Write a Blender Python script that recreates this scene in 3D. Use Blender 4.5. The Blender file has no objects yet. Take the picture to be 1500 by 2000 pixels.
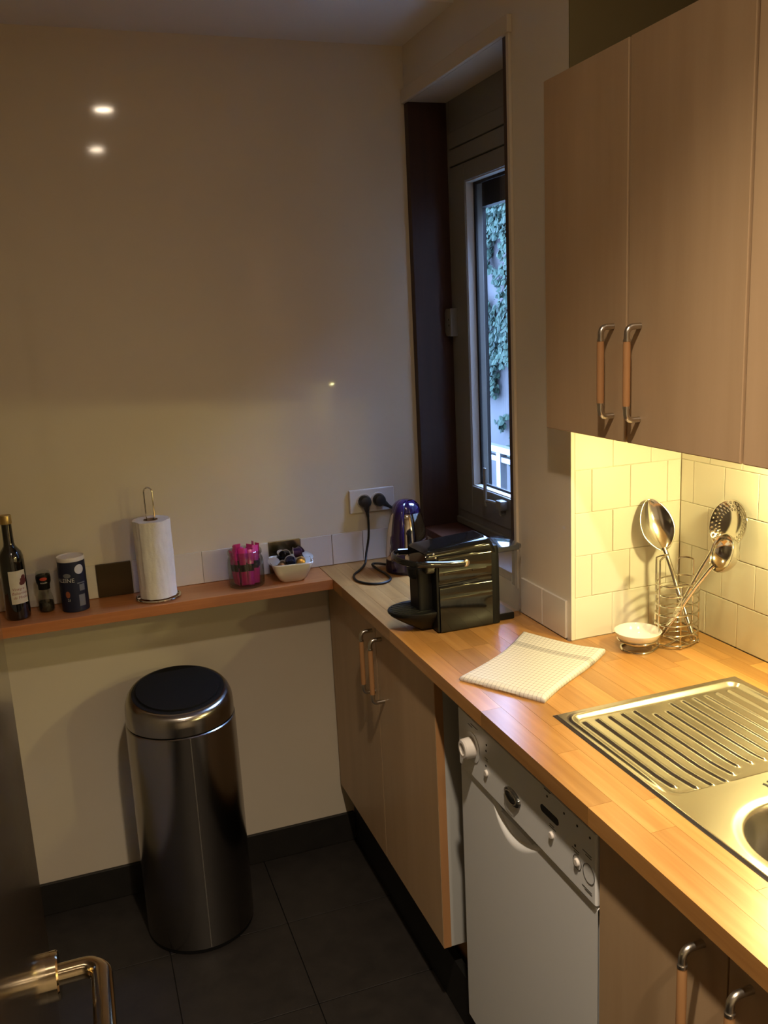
import bpy, bmesh, math, random
from mathutils import Vector, Matrix, noise

random.seed(7)
S = bpy.context.scene
COL = S.collection

# ------------------------------------------------------------------ camera
F_PX, CAM = 1724.88, Vector((-0.9624, -2.4249, 1.5983))
YAW, PIT, ROL = -0.3352, 0.2146, -0.0496
fw = Vector((-math.sin(YAW) * math.cos(PIT), math.cos(YAW) * math.cos(PIT), -math.sin(PIT)))
rt = Vector((math.cos(YAW), math.sin(YAW), 0))
up = rt.cross(fw)
c_, s_ = math.cos(ROL), math.sin(ROL)
rt2, up2 = c_ * rt + s_ * up, -s_ * rt + c_ * up
cd = bpy.data.cameras.new('camera')
cam = bpy.data.objects.new('camera', cd)
COL.objects.link(cam)
cam.matrix_world = Matrix(((rt2.x, up2.x, -fw.x, CAM.x), (rt2.y, up2.y, -fw.y, CAM.y),
                           (rt2.z, up2.z, -fw.z, CAM.z), (0, 0, 0, 1)))
cd.sensor_fit = 'VERTICAL'
cd.sensor_height = 24.0
cd.lens = F_PX / 2000 * 24.0
cd.clip_start = 0.01
S.camera = cam

# ------------------------------------------------------------------ light
SKY_COL, SKY_STR = (0.36, 0.55, 1.0), 42.0
CEIL_COL, CEIL_STR = (1.0, 0.80, 0.58), 220.0
SPOT_W = 134.0
UNDER_COL, UNDER_STR = (1.0, 0.84, 0.34), 545.0
w = bpy.data.worlds.new('dusk_sky')
S.world = w
w.use_nodes = True
bg = w.node_tree.nodes['Background']
bg.inputs[0].default_value = (*SKY_COL, 1)
bg.inputs[1].default_value = SKY_STR
S.view_settings.view_transform = 'Standard'
S.view_settings.look = 'None'
S.view_settings.gamma = 1
S.view_settings.use_curve_mapping = False
S.view_settings.exposure = 0.08
S.cycles.use_denoising = True
S.cycles.max_bounces = 10
S.cycles.diffuse_bounces = 5
S.cycles.glossy_bounces = 5
S.cycles.transmission_bounces = 8
S.cycles.transparent_max_bounces = 8
S.cycles.sample_clamp_indirect = 4.0
S.cycles.caustics_reflective = False
S.cycles.caustics_refractive = False

# ------------------------------------------------------------------ materials
def mat(name, col, rough=0.5, metal=0.0, coat=0.0, coat_rough=0.05, spec=0.5, emit=None, trans=0.0, ior=1.45, alpha=1.0):
    m = bpy.data.materials.new(name)
    m.use_nodes = True
    b = m.node_tree.nodes['Principled BSDF']
    b.inputs['Base Color'].default_value = (*col, 1)
    b.inputs['Roughness'].default_value = rough
    b.inputs['Metallic'].default_value = metal
    b.inputs['Coat Weight'].default_value = coat
    b.inputs['Coat Roughness'].default_value = coat_rough
    b.inputs['Specular IOR Level'].default_value = spec
    b.inputs['Transmission Weight'].default_value = trans
    b.inputs['IOR'].default_value = ior
    b.inputs['Alpha'].default_value = alpha
    if emit:
        b.inputs['Emission Color'].default_value = (*emit[0], 1)
        b.inputs['Emission Strength'].default_value = emit[1]
    return m

def N(m, t, **kw):
    n = m.node_tree.nodes.new(t)
    for k, v in kw.items():
        setattr(n, k, v)
    return n

def L(m, a, b):
    m.node_tree.links.new(a, b)

def bsdf(m):
    return m.node_tree.nodes['Principled BSDF']

def mapped(m, scale, rot=(0, 0, 0), random_shift=False, coord='pos'):
    if coord == 'pos':
        src = N(m, 'ShaderNodeNewGeometry').outputs['Position']
    elif coord == 'uv':
        src = N(m, 'ShaderNodeTexCoord').outputs['UV']
    else:
        src = N(m, 'ShaderNodeTexCoord').outputs['Object']
    mp = N(m, 'ShaderNodeMapping')
    mp.inputs['Scale'].default_value = scale
    mp.inputs['Rotation'].default_value = rot
    L(m, src, mp.inputs['Vector'])
    out = mp.outputs['Vector']
    if random_shift:
        oi = N(m, 'ShaderNodeObjectInfo')
        mu = N(m, 'ShaderNodeMath', operation='MULTIPLY')
        mu.inputs[1].default_value = 57.0
        L(m, oi.outputs['Random'], mu.inputs[0])
        ad = N(m, 'ShaderNodeVectorMath', operation='ADD')
        L(m, out, ad.inputs[0])
        L(m, mu.outputs[0], ad.inputs[1])
        out = ad.outputs[0]
    return out

def ramp(m, fac, stops):
    r = N(m, 'ShaderNodeValToRGB')
    e = r.color_ramp.elements
    while len(e) < len(stops):
        e.new(0.5)
    for i, (p, c) in enumerate(stops):
        e[i].position = p
        e[i].color = (*c, 1)
    L(m, fac, r.inputs['Fac'])
    return r.outputs['Color']

def noise_tex(m, vec, scale=1.0, detail=4.0, rough=0.55):
    n = N(m, 'ShaderNodeTexNoise')
    n.inputs['Scale'].default_value = scale
    n.inputs['Detail'].default_value = detail
    n.inputs['Roughness'].default_value = rough
    L(m, vec, n.inputs['Vector'])
    return n.outputs['Fac']

def bump(m, height, strength=0.1, dist=0.002):
    b = N(m, 'ShaderNodeBump')
    b.inputs['Strength'].default_value = strength
    b.inputs['Distance'].default_value = dist
    L(m, height, b.inputs['Height'])
    L(m, b.outputs['Normal'], bsdf(m).inputs['Normal'])
    return b

def mottled(name, c1, c2, scale, rough, bstr=0.0, bscale=300, **kw):
    m = mat(name, c1, rough, **kw)
    v = mapped(m, (1, 1, 1))
    L(m, ramp(m, noise_tex(m, v, scale), [(0.3, c1), (0.7, c2)]), bsdf(m).inputs['Base Color'])
    if bstr:
        bump(m, noise_tex(m, v, bscale, 3), bstr)
    return m

def wood(name, c1, c2, c3, scale, rough, vary=0.0, coat=0.0, coat_rough=0.2):
    m = mat(name, c1, rough, coat=coat, coat_rough=coat_rough)
    v = mapped(m, scale, random_shift=vary > 0)
    f = noise_tex(m, v, 1.0, 6, 0.6)
    col = ramp(m, f, [(0.3, c1), (0.52, c2), (0.72, c3)])
    if vary:
        oi = N(m, 'ShaderNodeObjectInfo')
        mr = N(m, 'ShaderNodeMapRange')
        mr.inputs['To Min'].default_value = 1 - vary
        mr.inputs['To Max'].default_value = 1 + vary * 0.6
        L(m, oi.outputs['Random'], mr.inputs['Value'])
        hs = N(m, 'ShaderNodeHueSaturation')
        L(m, mr.outputs[0], hs.inputs['Value'])
        L(m, col, hs.inputs['Color'])
        col = hs.outputs['Color']
    L(m, col, bsdf(m).inputs['Base Color'])
    bump(m, f, 0.03, 0.001)
    return m

M = {}
M['paint'] = mottled('wall_paint', (0.70, 0.63, 0.51), (0.74, 0.67, 0.55), 3, 0.5, 0.025, 90, coat=0.55, coat_rough=0.055)
M['darkpanel'] = wood('taupe_panelling', (0.32, 0.28, 0.22), (0.35, 0.305, 0.245), (0.38, 0.33, 0.265), (20, 20, 1), 0.6)
M['olivedark'] = mottled('dark_olive', (0.24, 0.20, 0.10), (0.28, 0.235, 0.12), 3, 0.8)  # dark olive tone for the alcove surfaces above the tiles
M['ceiling'] = mottled('ceiling_paint', (0.74, 0.72, 0.70), (0.78, 0.76, 0.74), 4, 0.8)
M['tile'] = mat('tile_glaze', (0.80, 0.76, 0.66), 0.16, coat=0.3, coat_rough=0.06)
_m = M['tile']
_oi = N(_m, 'ShaderNodeObjectInfo')
L(_m, ramp(_m, _oi.outputs['Random'], [(0.0, (0.77, 0.73, 0.63)), (1.0, (0.83, 0.79, 0.70))]), bsdf(_m).inputs['Base Color'])
bump(_m, noise_tex(_m, mapped(_m, (14, 14, 14)), 1, 2), 0.06, 0.004)
M['grout'] = mat('grout', (0.66, 0.61, 0.50), 0.9)
M['upstand'] = mat('upstand_glaze', (0.72, 0.68, 0.62), 0.12, coat=0.4, coat_rough=0.05)
M['floor'] = mottled('slate_floor', (0.014, 0.012, 0.011), (0.023, 0.0195, 0.0175), 18, 0.55, 0.15, 60)
M['joint'] = mat('floor_joint', (0.007, 0.006, 0.0055), 0.9)
M['skirting'] = mottled('black_skirting', (0.012, 0.011, 0.010), (0.018, 0.016, 0.014), 20, 0.5)
M['plinth'] = mat('black_plinth', (0.010, 0.010, 0.010), 0.45)
M['birch'] = wood('birch_veneer', (0.46, 0.31, 0.175), (0.52, 0.36, 0.21), (0.57, 0.40, 0.24), (9, 9, 0.9), 0.48, vary=0.05, coat=0.1)
M['birch_edge'] = wood('birch_edge', (0.40, 0.20, 0.085), (0.46, 0.24, 0.10), (0.5, 0.27, 0.12), (30, 30, 2), 0.5)
M['stave'] = wood('beech_stave', (0.39, 0.18, 0.050), (0.47, 0.233, 0.070), (0.55, 0.29, 0.10), (60, 3.2, 60), 0.34, vary=0.24, coat=0.25, coat_rough=0.22)
M['shelf'] = wood('oiled_beech_shelf', (0.42, 0.15, 0.045), (0.48, 0.18, 0.06), (0.54, 0.22, 0.08), (2.5, 60, 60), 0.36, coat=0.2, coat_rough=0.25)
M['melamine'] = mat('grey_melamine', (0.50, 0.51, 0.50), 0.5)
M['shade'] = mat('dark_cavity', (0.05, 0.045, 0.04), 0.8)
M['brownwood'] = wood('stained_lining', (0.028, 0.010, 0.006), (0.038, 0.014, 0.008), (0.048, 0.018, 0.010), (40, 40, 2), 0.5)
M['sill'] = wood('stained_sill', (0.06, 0.018, 0.009), (0.08, 0.026, 0.013), (0.095, 0.033, 0.016), (40, 3, 40), 0.5)
M['trim'] = mat('cream_trim', (0.66, 0.58, 0.45), 0.4)
M['pvc'] = mat('taupe_window_frame', (0.19, 0.185, 0.17), 0.34)
M['bead'] = mat('lit_reveal', (0.62, 0.60, 0.57), 0.35)  # paler than the frame, brightness of the skylit sash reveal put into colour
M['gasket'] = mat('rubber_gasket', (0.012, 0.012, 0.014), 0.6)
def thin_glass(name, tint, gloss_rough=0.0, ior=1.45, haze=0.0):
    m = bpy.data.materials.new(name)
    m.use_nodes = True
    nt = m.node_tree
    nt.nodes.remove(nt.nodes['Principled BSDF'])
    out = nt.nodes['Material Output']
    lw = N(m, 'ShaderNodeLayerWeight'); lw.inputs['Blend'].default_value = 0.5
    pw = N(m, 'ShaderNodeMath', operation='POWER'); pw.inputs[1].default_value = 4.0
    L(m, lw.outputs['Facing'], pw.inputs[0])
    fr = N(m, 'ShaderNodeMath', operation='MULTIPLY_ADD'); fr.inputs[1].default_value = 0.7
    fr.inputs[2].default_value = ((ior - 1) / (ior + 1)) ** 2
    L(m, pw.outputs[0], fr.inputs[0])
    tr = N(m, 'ShaderNodeBsdfTransparent'); tr.inputs['Color'].default_value = (*tint, 1)
    gl = N(m, 'ShaderNodeBsdfGlossy'); gl.inputs['Roughness'].default_value = gloss_rough
    mx = N(m, 'ShaderNodeMixShader')
    L(m, fr.outputs[0], mx.inputs[0]); L(m, tr.outputs[0], mx.inputs[1]); L(m, gl.outputs[0], mx.inputs[2])
    last = mx
    if haze:
        df = N(m, 'ShaderNodeBsdfDiffuse'); df.inputs['Color'].default_value = (0.8, 0.8, 0.8, 1)
        m2 = N(m, 'ShaderNodeMixShader'); m2.inputs[0].default_value = haze
        L(m, mx.outputs[0], m2.inputs[1]); L(m, df.outputs[0], m2.inputs[2])
        last = m2
    L(m, last.outputs[0], out.inputs['Surface'])
    return m
M['glass'] = thin_glass('window_glass', (0.94, 0.96, 0.97), 0.0, 1.25)
M['alu'] = mat('brushed_alu', (0.62, 0.60, 0.56), 0.32, metal=1)
M['steel'] = mat('sink_steel', (0.66, 0.63, 0.57), 0.24, metal=1)
_m = M['steel']
bump(_m, noise_tex(_m, mapped(_m, (900, 40, 900)), 1, 2), 0.012, 0.0005)
M['shadedsteel'] = mat('shaded_bowl_steel', (0.34, 0.32, 0.28), 0.22, metal=1)  # sink steel darkened, the bowl's shade put into its colour
M['chrome'] = mat('chrome', (0.80, 0.77, 0.72), 0.06, metal=1)
M['satin'] = mat('satin_nickel', (0.60, 0.56, 0.50), 0.28, metal=1)
M['wire'] = mat('steel_wire', (0.68, 0.65, 0.58), 0.16, metal=1)
M['cutlery'] = mat('polished_steel', (0.72, 0.69, 0.63), 0.13, metal=1)
M['brass'] = mat('aged_chrome_brass', (0.62, 0.52, 0.36), 0.10, metal=1)
M['binsteel'] = mat('brushed_bin_steel', (0.33, 0.31, 0.29), 0.20, metal=1)
_m = M['binsteel']
bsdf(_m).inputs['Anisotropic'].default_value = 0.6
bump(_m, noise_tex(_m, mapped(_m, (260, 260, 3)), 1, 2), 0.05, 0.0006)
M['black'] = mat('black_plastic', (0.008, 0.008, 0.008), 0.42, spec=0.22)
M['blackgloss'] = mat('piano_black', (0.008, 0.008, 0.008), 0.07, spec=0.45, coat=0.15, coat_rough=0.03)
M['rubber'] = mat('cord_rubber', (0.012, 0.011, 0.010), 0.42)
M['white'] = mat('white_enamel', (0.80, 0.82, 0.84), 0.32, coat=0.2, coat_rough=0.1)
M['whiteplastic'] = mat('white_plastic', (0.72, 0.68, 0.64), 0.35)
M['print'] = mat('grey_print', (0.10, 0.10, 0.10), 0.6)
M['badge'] = mat('chrome_badge', (0.20, 0.20, 0.19), 0.12, metal=0.9)
M['ceramic'] = mat('white_ceramic', (0.80, 0.77, 0.70), 0.12, coat=0.5)
M['bronze'] = mat('brushed_bronze_plate', (0.085, 0.062, 0.035), 0.34, metal=0.9)
M['steelplate'] = mat('steel_plate', (0.40, 0.36, 0.28), 0.22, metal=1)
M['paper'] = mottled('tissue_paper', (0.80, 0.78, 0.75), (0.86, 0.84, 0.81), 40, 0.95, 0.35, 160)
M['card'] = mat('cardboard_core', (0.28, 0.19, 0.11), 0.9)
M['bottle'] = mat('dark_bottle', (0.006, 0.005, 0.004), 0.05, coat=1.0, coat_rough=0.03)
M['goldcap'] = mat('gold_cap', (0.55, 0.40, 0.16), 0.35, metal=0.9)
M['label'] = mottled('paper_label', (0.62, 0.58, 0.50), (0.68, 0.64, 0.56), 60, 0.7)
M['grape'] = mat('label_grapes', (0.10, 0.018, 0.018), 0.6)
M['inkred'] = mat('label_red_ink', (0.26, 0.05, 0.05), 0.7)
M['inkwhite'] = mat('white_ink', (0.62, 0.62, 0.62), 0.6)
M['inkgrey'] = mat('grey_ink', (0.16, 0.17, 0.20), 0.6)
M['inkorange'] = mat('orange_ink', (0.30, 0.09, 0.04), 0.6)
M['navy'] = mat('navy_card', (0.010, 0.014, 0.040), 0.35)
M['redlabel'] = mat('red_label', (0.45, 0.05, 0.025), 0.5)
M['pepper'] = mottled('peppercorns', (0.010, 0.008, 0.006), (0.035, 0.025, 0.018), 220, 0.7, 0.8, 220)
M['clear'] = thin_glass('clear_glass', (0.86, 0.88, 0.86), 0.04, 1.6)
M['tank'] = thin_glass('clear_plastic_tank', (0.80, 0.80, 0.82), 0.06, 1.4, 0.10)
M['tanklid'] = mat('tank_lid', (0.06, 0.07, 0.08), 0.10, coat=1.0)
M['pink'] = mat('pink_sachet', (0.62, 0.035, 0.24), 0.38, coat=0.3)
M['darkband'] = mat('dark_band', (0.03, 0.02, 0.03), 0.5)
M['purple'] = mat('purple_plastic', (0.022, 0.009, 0.060), 0.12, coat=1.0, coat_rough=0.05)
M['purpledark'] = mat('dark_purple_plastic', (0.022, 0.012, 0.030), 0.28)
M['cap_black'] = mat('capsule_black', (0.012, 0.012, 0.016), 0.25, metal=0.6)
M['cap_violet'] = mat('capsule_violet', (0.035, 0.012, 0.040), 0.28, metal=0.6)
M['cap_navy'] = mat('capsule_navy', (0.012, 0.016, 0.045), 0.25, metal=0.6)
M['cap_gold'] = mat('capsule_gold', (0.72, 0.42, 0.10), 0.28, metal=0.9)
M['cap_brown'] = mat('capsule_brown', (0.22, 0.13, 0.06), 0.3, metal=0.8)
M['foil'] = mat('capsule_foil', (0.62, 0.60, 0.56), 0.36, metal=0.8)
M['darkdoor'] = mat('dark_glossy_door', (0.020, 0.013, 0.009), 0.22, coat=0.9, coat_rough=0.10)
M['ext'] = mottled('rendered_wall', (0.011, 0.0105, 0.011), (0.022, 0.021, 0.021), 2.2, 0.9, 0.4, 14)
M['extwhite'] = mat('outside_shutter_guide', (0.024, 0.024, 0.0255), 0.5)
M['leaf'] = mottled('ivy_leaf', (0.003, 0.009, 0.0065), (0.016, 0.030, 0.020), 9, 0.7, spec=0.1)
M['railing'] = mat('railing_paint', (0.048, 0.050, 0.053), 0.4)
M['terrace'] = mottled('terrace_paving', (0.22, 0.25, 0.235), (0.28, 0.31, 0.295), 3, 0.8)
M['bulb'] = mat('ceiling_bulb', (1, 1, 1), 0.5, emit=(CEIL_COL, CEIL_STR))
M['underbulb'] = mat('under_cabinet_bulb', (1, 1, 1), 0.5, emit=(UNDER_COL, UNDER_STR))
# tea towel: woven check from the cloth's own UVs
_m = M['towel'] = mat('checked_cotton', (0.8, 0.76, 0.7), 0.95)
_v = N(_m, 'ShaderNodeTexCoord').outputs['UV']
_sp = N(_m, 'ShaderNodeSeparateXYZ')
L(_m, _v, _sp.inputs[0])
def _line(src, freq, width):
    a = N(_m, 'ShaderNodeMath', operation='MULTIPLY'); a.inputs[1].default_value = freq; L(_m, src, a.inputs[0])
    f = N(_m, 'ShaderNodeMath', operation='FRACT'); L(_m, a.outputs[0], f.inputs[0])
    c = N(_m, 'ShaderNodeMath', operation='LESS_THAN'); c.inputs[1].default_value = width; L(_m, f.outputs[0], c.inputs[0])
    return c.outputs[0]
def _mth(op, a, b):
    n = N(_m, 'ShaderNodeMath', operation=op)
    for i, x in enumerate((a, b)):
        if isinstance(x, (int, float)): n.inputs[i].default_value = x
        else: L(_m, x, n.inputs[i])
    return n.outputs[0]
_chk = _mth('MULTIPLY', _mth('ADD', _line(_sp.outputs['X'], 21, 0.20), _line(_sp.outputs['Y'], 26, 0.20)), 0.30)
_band = _mth('MULTIPLY', _mth('MULTIPLY', _mth('GREATER_THAN', _sp.outputs['Y'], 0.70), _mth('LESS_THAN', _sp.outputs['Y'], 0.775)), 0.34)
L(_m, ramp(_m, _mth('MINIMUM', _mth('ADD', _chk, _band), 1.0), [(0.0, (0.70, 0.67, 0.64)), (1.0, (0.17, 0.155, 0.17))]), bsdf(_m).inputs['Base Color'])
bump(_m, noise_tex(_m, mapped(_m, (1, 1, 1)), 700, 2), 0.25, 0.001)

# ------------------------------------------------------------------ geometry helpers
ORG = {}

def tag(o, label=None, cat=None, group=None, kind=None):
    if label: o['label'] = label
    if cat: o['category'] = cat
    if group: o['group'] = group
    if kind: o['kind'] = kind
    return o

def thing(name, label, cat, loc, group=None):
    o = bpy.data.objects.new(name, None)
    COL.objects.link(o)
    o.location = loc
    o.empty_display_size = 0.05
    ORG[o.name] = Vector(loc)
    return tag(o, label, cat, group)

class G:
    """collects shapes (world coordinates) for one mesh object"""
    def __init__(s):
        s.bm = bmesh.new()
        s.boxy = s.hard = False

    def add(s, verts, faces):
        vs = [s.bm.verts.new(v) for v in verts]
        out = []
        for f in faces:
            try:
                out.append(s.bm.faces.new([vs[i] for i in f]))
            except ValueError:
                pass
        return vs, out

    def box(s, lo, hi, bev=0.0, seg=2, rot=None, at=None):
        x0, y0, z0 = lo
        x1, y1, z1 = hi
        vs, fs = s.add([(x0, y0, z0), (x1, y0, z0), (x1, y1, z0), (x0, y1, z0), (x0, y0, z1), (x1, y0, z1), (x1, y1, z1), (x0, y1, z1)],
                       [(3, 2, 1, 0), (4, 5, 6, 7), (0, 1, 5, 4), (1, 2, 6, 5), (2, 3, 7, 6), (3, 0, 4, 7)])
        if bev: s.boxy = True
        else: s.hard = True
        if bev:
            es = list({e for f in fs for e in f.edges})
            r = bmesh.ops.bevel(s.bm, geom=es, offset=bev, segments=seg, profile=0.5, affect='EDGES')
            vs = list({v for f in r['faces'] for v in f.verts} | {v for v in vs if v.is_valid})
        if rot is not None:
            c = Vector(at) if at is not None else Vector(((x0 + x1) / 2, (y0 + y1) / 2, (z0 + z1) / 2))
            for v in vs:
                v.co = c + rot @ (v.co - c)
        return s

    def lathe(s, prof, c=(0, 0, 0), n=40, mtx=None, cap0=True, cap1=True, arc=None):
        """prof: [(r, h)], axis z through c, or mtx maps local (x, y, z) to world"""
        s.hard = True
        rings = []
        full = arc is None
        k = n if full else n + 1
        for r, h in prof:
            ring = []
            for i in range(k):
                a = 2 * math.pi * i / n if full else arc[0] + (arc[1] - arc[0]) * i / n
                p = Vector((r * math.cos(a), r * math.sin(a), h))
                ring.append(s.bm.verts.new(mtx @ p if mtx is not None else p + Vector(c)))
            rings.append(ring)
        for a, b in zip(rings, rings[1:]):
            for i in range(n):
                j = (i + 1) % k
                s.bm.faces.new((a[i], a[j], b[j], b[i]))
        if full:
            if cap0: s.bm.faces.new(list(reversed(rings[0])))
            if cap1: s.bm.faces.new(rings[-1])
        return s

    def tube(s, pts, r, n=10, closed=False, flat=1.0, ref=None):
        s.hard = True
        pts = [Vector(p) for p in pts]
        k = len(pts)
        rr = r if isinstance(r, (list, tuple)) else [r] * k
        tang = []
        for i in range(k):
            a = pts[i - 1] if (i > 0 or closed) else pts[i]
            b = pts[(i + 1) % k] if (i < k - 1 or closed) else pts[i]
            tang.append((b - a).normalized())
        nrm = Vector(ref) if ref is not None else (Vector((0, 0, 1)) if abs(tang[0].z) < 0.9 else Vector((1, 0, 0)))
        nrm = (nrm - tang[0] * nrm.dot(tang[0])).normalized()
        rings = []
        for i in range(k):
            t = tang[i]
            nrm = (nrm - t * nrm.dot(t))
            nrm = nrm.normalized() if nrm.length > 1e-9 else t.orthogonal().normalized()
            bn = t.cross(nrm)
            rings.append([s.bm.verts.new(pts[i] + rr[i] * (math.cos(2 * math.pi * j / n) * nrm * flat + math.sin(2 * math.pi * j / n) * bn)) for j in range(n)])
        for i in range(k if closed else k - 1):
            a, b = rings[i], rings[(i + 1) % k]
            for j in range(n):
                q = (j + 1) % n
                s.bm.faces.new((a[j], a[q], b[q], b[j]))
        if not closed:
            s.bm.faces.new(list(reversed(rings[0])))
            s.bm.faces.new(rings[-1])
        return s

    def prism(s, pts, axis, a, b, bev=0.0):
        """pts: 2-D outline; axis 0/1/2 is the extrusion direction from a to b"""
        def w3(p, q):
            return {0: (q, p[0], p[1]), 1: (p[0], q, p[1]), 2: (p[0], p[1], q)}[axis]
        s.hard = True
        n = len(pts)
        vs, fs = s.add([w3(p, a) for p in pts] + [w3(p, b) for p in pts],
                       [tuple(range(n))[::-1], tuple(range(n, 2 * n))] + [(i, (i + 1) % n, n + (i + 1) % n, n + i) for i in range(n)])
        if bev:
            es = list({e for e in fs[0].edges} | {e for e in fs[1].edges})
            bmesh.ops.bevel(s.bm, geom=es, offset=bev, segments=2, profile=0.5, affect='EDGES')
        return s

    def grid(s, fn, nu, nv, uv=False, skip=None):
        s.hard = True
        vs = [[s.bm.verts.new(fn(i / nu, j / nv)) for j in range(nv + 1)] for i in range(nu + 1)]
        lay = s.bm.loops.layers.uv.verify() if uv else None
        for i in range(nu):
            for j in range(nv):
                if skip and skip((i + .5) / nu, (j + .5) / nv):
                    continue
                f = s.bm.faces.new((vs[i][j], vs[i + 1][j], vs[i + 1][j + 1], vs[i][j + 1]))
                if uv:
                    for l, q in zip(f.loops, ((i, j), (i + 1, j), (i + 1, j + 1), (i, j + 1))):
                        l[lay].uv = (q[0] / nu, q[1] / nv)
        return s

    def mesh(s, name, org, smooth=35):
        bmesh.ops.remove_doubles(s.bm, verts=[v for v in s.bm.verts], dist=1e-6)
        loose = [v for v in s.bm.verts if not v.link_faces]
        if loose: bmesh.ops.delete(s.bm, geom=loose, context='VERTS')
        bmesh.ops.recalc_face_normals(s.bm, faces=list(s.bm.faces))
        for v in s.bm.verts:
            v.co -= org
        me = bpy.data.meshes.new(name)
        s.bm.to_mesh(me)
        s.bm.free()
        if smooth:
            for p in me.polygons:
                p.use_smooth = True
            if s.boxy and not s.hard:
                # bevelled boxes: every vertex takes the normal of its flat face, so flats stay flat
                best = [(0.0, Vector((0, 0, 1)))] * len(me.vertices)
                for p in me.polygons:
                    for vi in p.vertices:
                        if p.area > best[vi][0]:
                            best[vi] = (p.area, p.normal.copy())
                me.normals_split_custom_set_from_vertices([b[1] for b in best])
            else:
                me.set_sharp_from_angle(angle=math.radians(smooth))
        return me

    def obj(s, name, material, parent=None, org=None, smooth=35):
        if parent is not None:
            o3 = ORG[parent.name]
        else:
            o3 = Vector(org) if org is not None else Vector((0, 0, 0))
        me = s.mesh(name, o3, smooth)
        me.materials.append(M[material] if isinstance(material, str) else material)
        o = bpy.data.objects.new(name, me)
        COL.objects.link(o)
        if parent is not None:
            o.parent = parent
        else:
            o.location = o3
        ORG[o.name] = o3
        return o

def struct(o, label=None):
    o['kind'] = 'structure'
    if label: o['label'] = label
    return o

def smooth_path(pts, k=8, closed=False):
    pts = [Vector(p) for p in pts]
    n = len(pts)
    out = []
    for i in range(n if closed else n - 1):
        p1, p2 = pts[i], pts[(i + 1) % n]
        p0 = pts[i - 1] if (i > 0 or closed) else p1
        p3 = pts[(i + 2) % n] if (i + 2 < n or closed) else p2
        for j in range(k):
            t = j / k
            out.append(0.5 * ((2 * p1) + (p2 - p0) * t + (2 * p0 - 5 * p1 + 4 * p2 - p3) * t * t + (3 * p1 - p0 - 3 * p2 + p3) * t ** 3))
    if not closed:
        out.append(pts[-1])
    return out

def text_tris(body, size, shear=0.0):
    cu = bpy.data.curves.new('t', 'FONT')
    cu.body = body
    cu.size = size
    cu.shear = shear
    cu.align_x = 'LEFT'
    cu.resolution_u = 3
    ob = bpy.data.objects.new('t', cu)
    COL.objects.link(ob)
    bpy.context.view_layer.update()
    dg = bpy.context.evaluated_depsgraph_get()
    me = ob.evaluated_get(dg).to_mesh()
    vs = [(v.co.x, v.co.y) for v in me.vertices]
    fs = [tuple(p.vertices) for p in me.polygons]
    ob.evaluated_get(dg).to_mesh_clear()
    bpy.data.objects.remove(ob)
    bpy.data.curves.remove(cu)
    return vs, fs

def wrap_text(g, body, size, c, r, ang, z, shear=0.0, anchor='left'):
    """lettering bent round an upright cylinder; ang = angle of the anchor"""
    vs, fs = text_tris(body, size, shear)
    x0 = min(v[0] for v in vs); x1 = max(v[0] for v in vs)
    sh = {'left': x0, 'right': x1, 'mid': (x0 + x1) / 2}[anchor]
    g.add([(c[0] + r * math.cos(ang + (v[0] - sh) / r), c[1] + r * math.sin(ang + (v[0] - sh) / r), z + v[1]) for v in vs], fs)
    return x1 - x0

def wrap_patch(g, c, r, a0, a1, z0, z1, n=14):
    g.grid(lambda u, v: (c[0] + r * math.cos(a0 + (a1 - a0) * u), c[1] + r * math.sin(a0 + (a1 - a0) * u), z0 + (z1 - z0) * v), n, 1)

def wrap_disc(g, c, r, a, z, ra, rz, n=20):
    g.grid(lambda u, v: (c[0] + r * math.cos(a + ra * v / r * math.cos(2 * math.pi * u)), c[1] + r * math.sin(a + ra * v / r * math.cos(2 * math.pi * u)), z + rz * v * math.sin(2 * math.pi * u)), n, 5)

_shared = {}
def tile_piece(name, size, material, parent, loc, bev=0.0015, seg=1):
    """one of many alike pieces: mesh data shared by size, local box from 0 to size"""
    key = (name, tuple(round(x, 4) for x in size), material)
    if key not in _shared:
        me = G().box((0, 0, 0), size, bev, seg).mesh(name, Vector((0, 0, 0)), 50)
        me.materials.append(M[material])
        _shared[key] = me
    o = bpy.data.objects.new(name, _shared[key])
    COL.objects.link(o)
    o.parent = parent
    o.location = Vector(loc) - ORG[parent.name]
    ORG[o.name] = ORG[parent.name]
    return o

# ================================================================== THE ROOM
H = 0.90                      # worktop height
floor = struct(G().box((-1.4, -3.65, -0.10), (0.30, 0.02, -0.006)).obj('floor', 'joint'))
P = 0.315
for i in range(-3, 3):
    for j in range(0, 9):
        x0, y1 = -0.565 + P * i, -P * j
        xa, xb, ya, yb = max(x0 + .001, -1.395), min(x0 + P - .001, -0.24), y1 - P + .001, y1 - .001
        if xb - xa > 0.02:
            tile_piece('floor_tile', (xb - xa, yb - ya, 0.006), 'floor', floor, (xa, ya, -0.006), 0.001)

wall_back = struct(G().box((-1.4, 0.0, -0.05), (0.195, 0.18, 2.72)).obj('wall_back', 'paint'))
wall_left = struct(G().box((-1.50, -3.65, -0.05), (-1.36, 0.05, 2.72)).obj('wall_left', 'darkpanel'))
struct(G().box((-1.45, -3.75, -0.05), (0.40, -3.60, 2.72)).obj('wall_front', 'paint'))
struct(G().box((-1.45, -3.70, 2.60), (0.40, 0.10, 2.72)).obj('ceiling', 'ceiling'))
struct(G().box((-1.40, -0.34, 2.318), (0.10, 0.05, 2.65)).obj('ceiling_soffit', 'ceiling'), 'dropped white ceiling strip above the plain wall')
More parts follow.
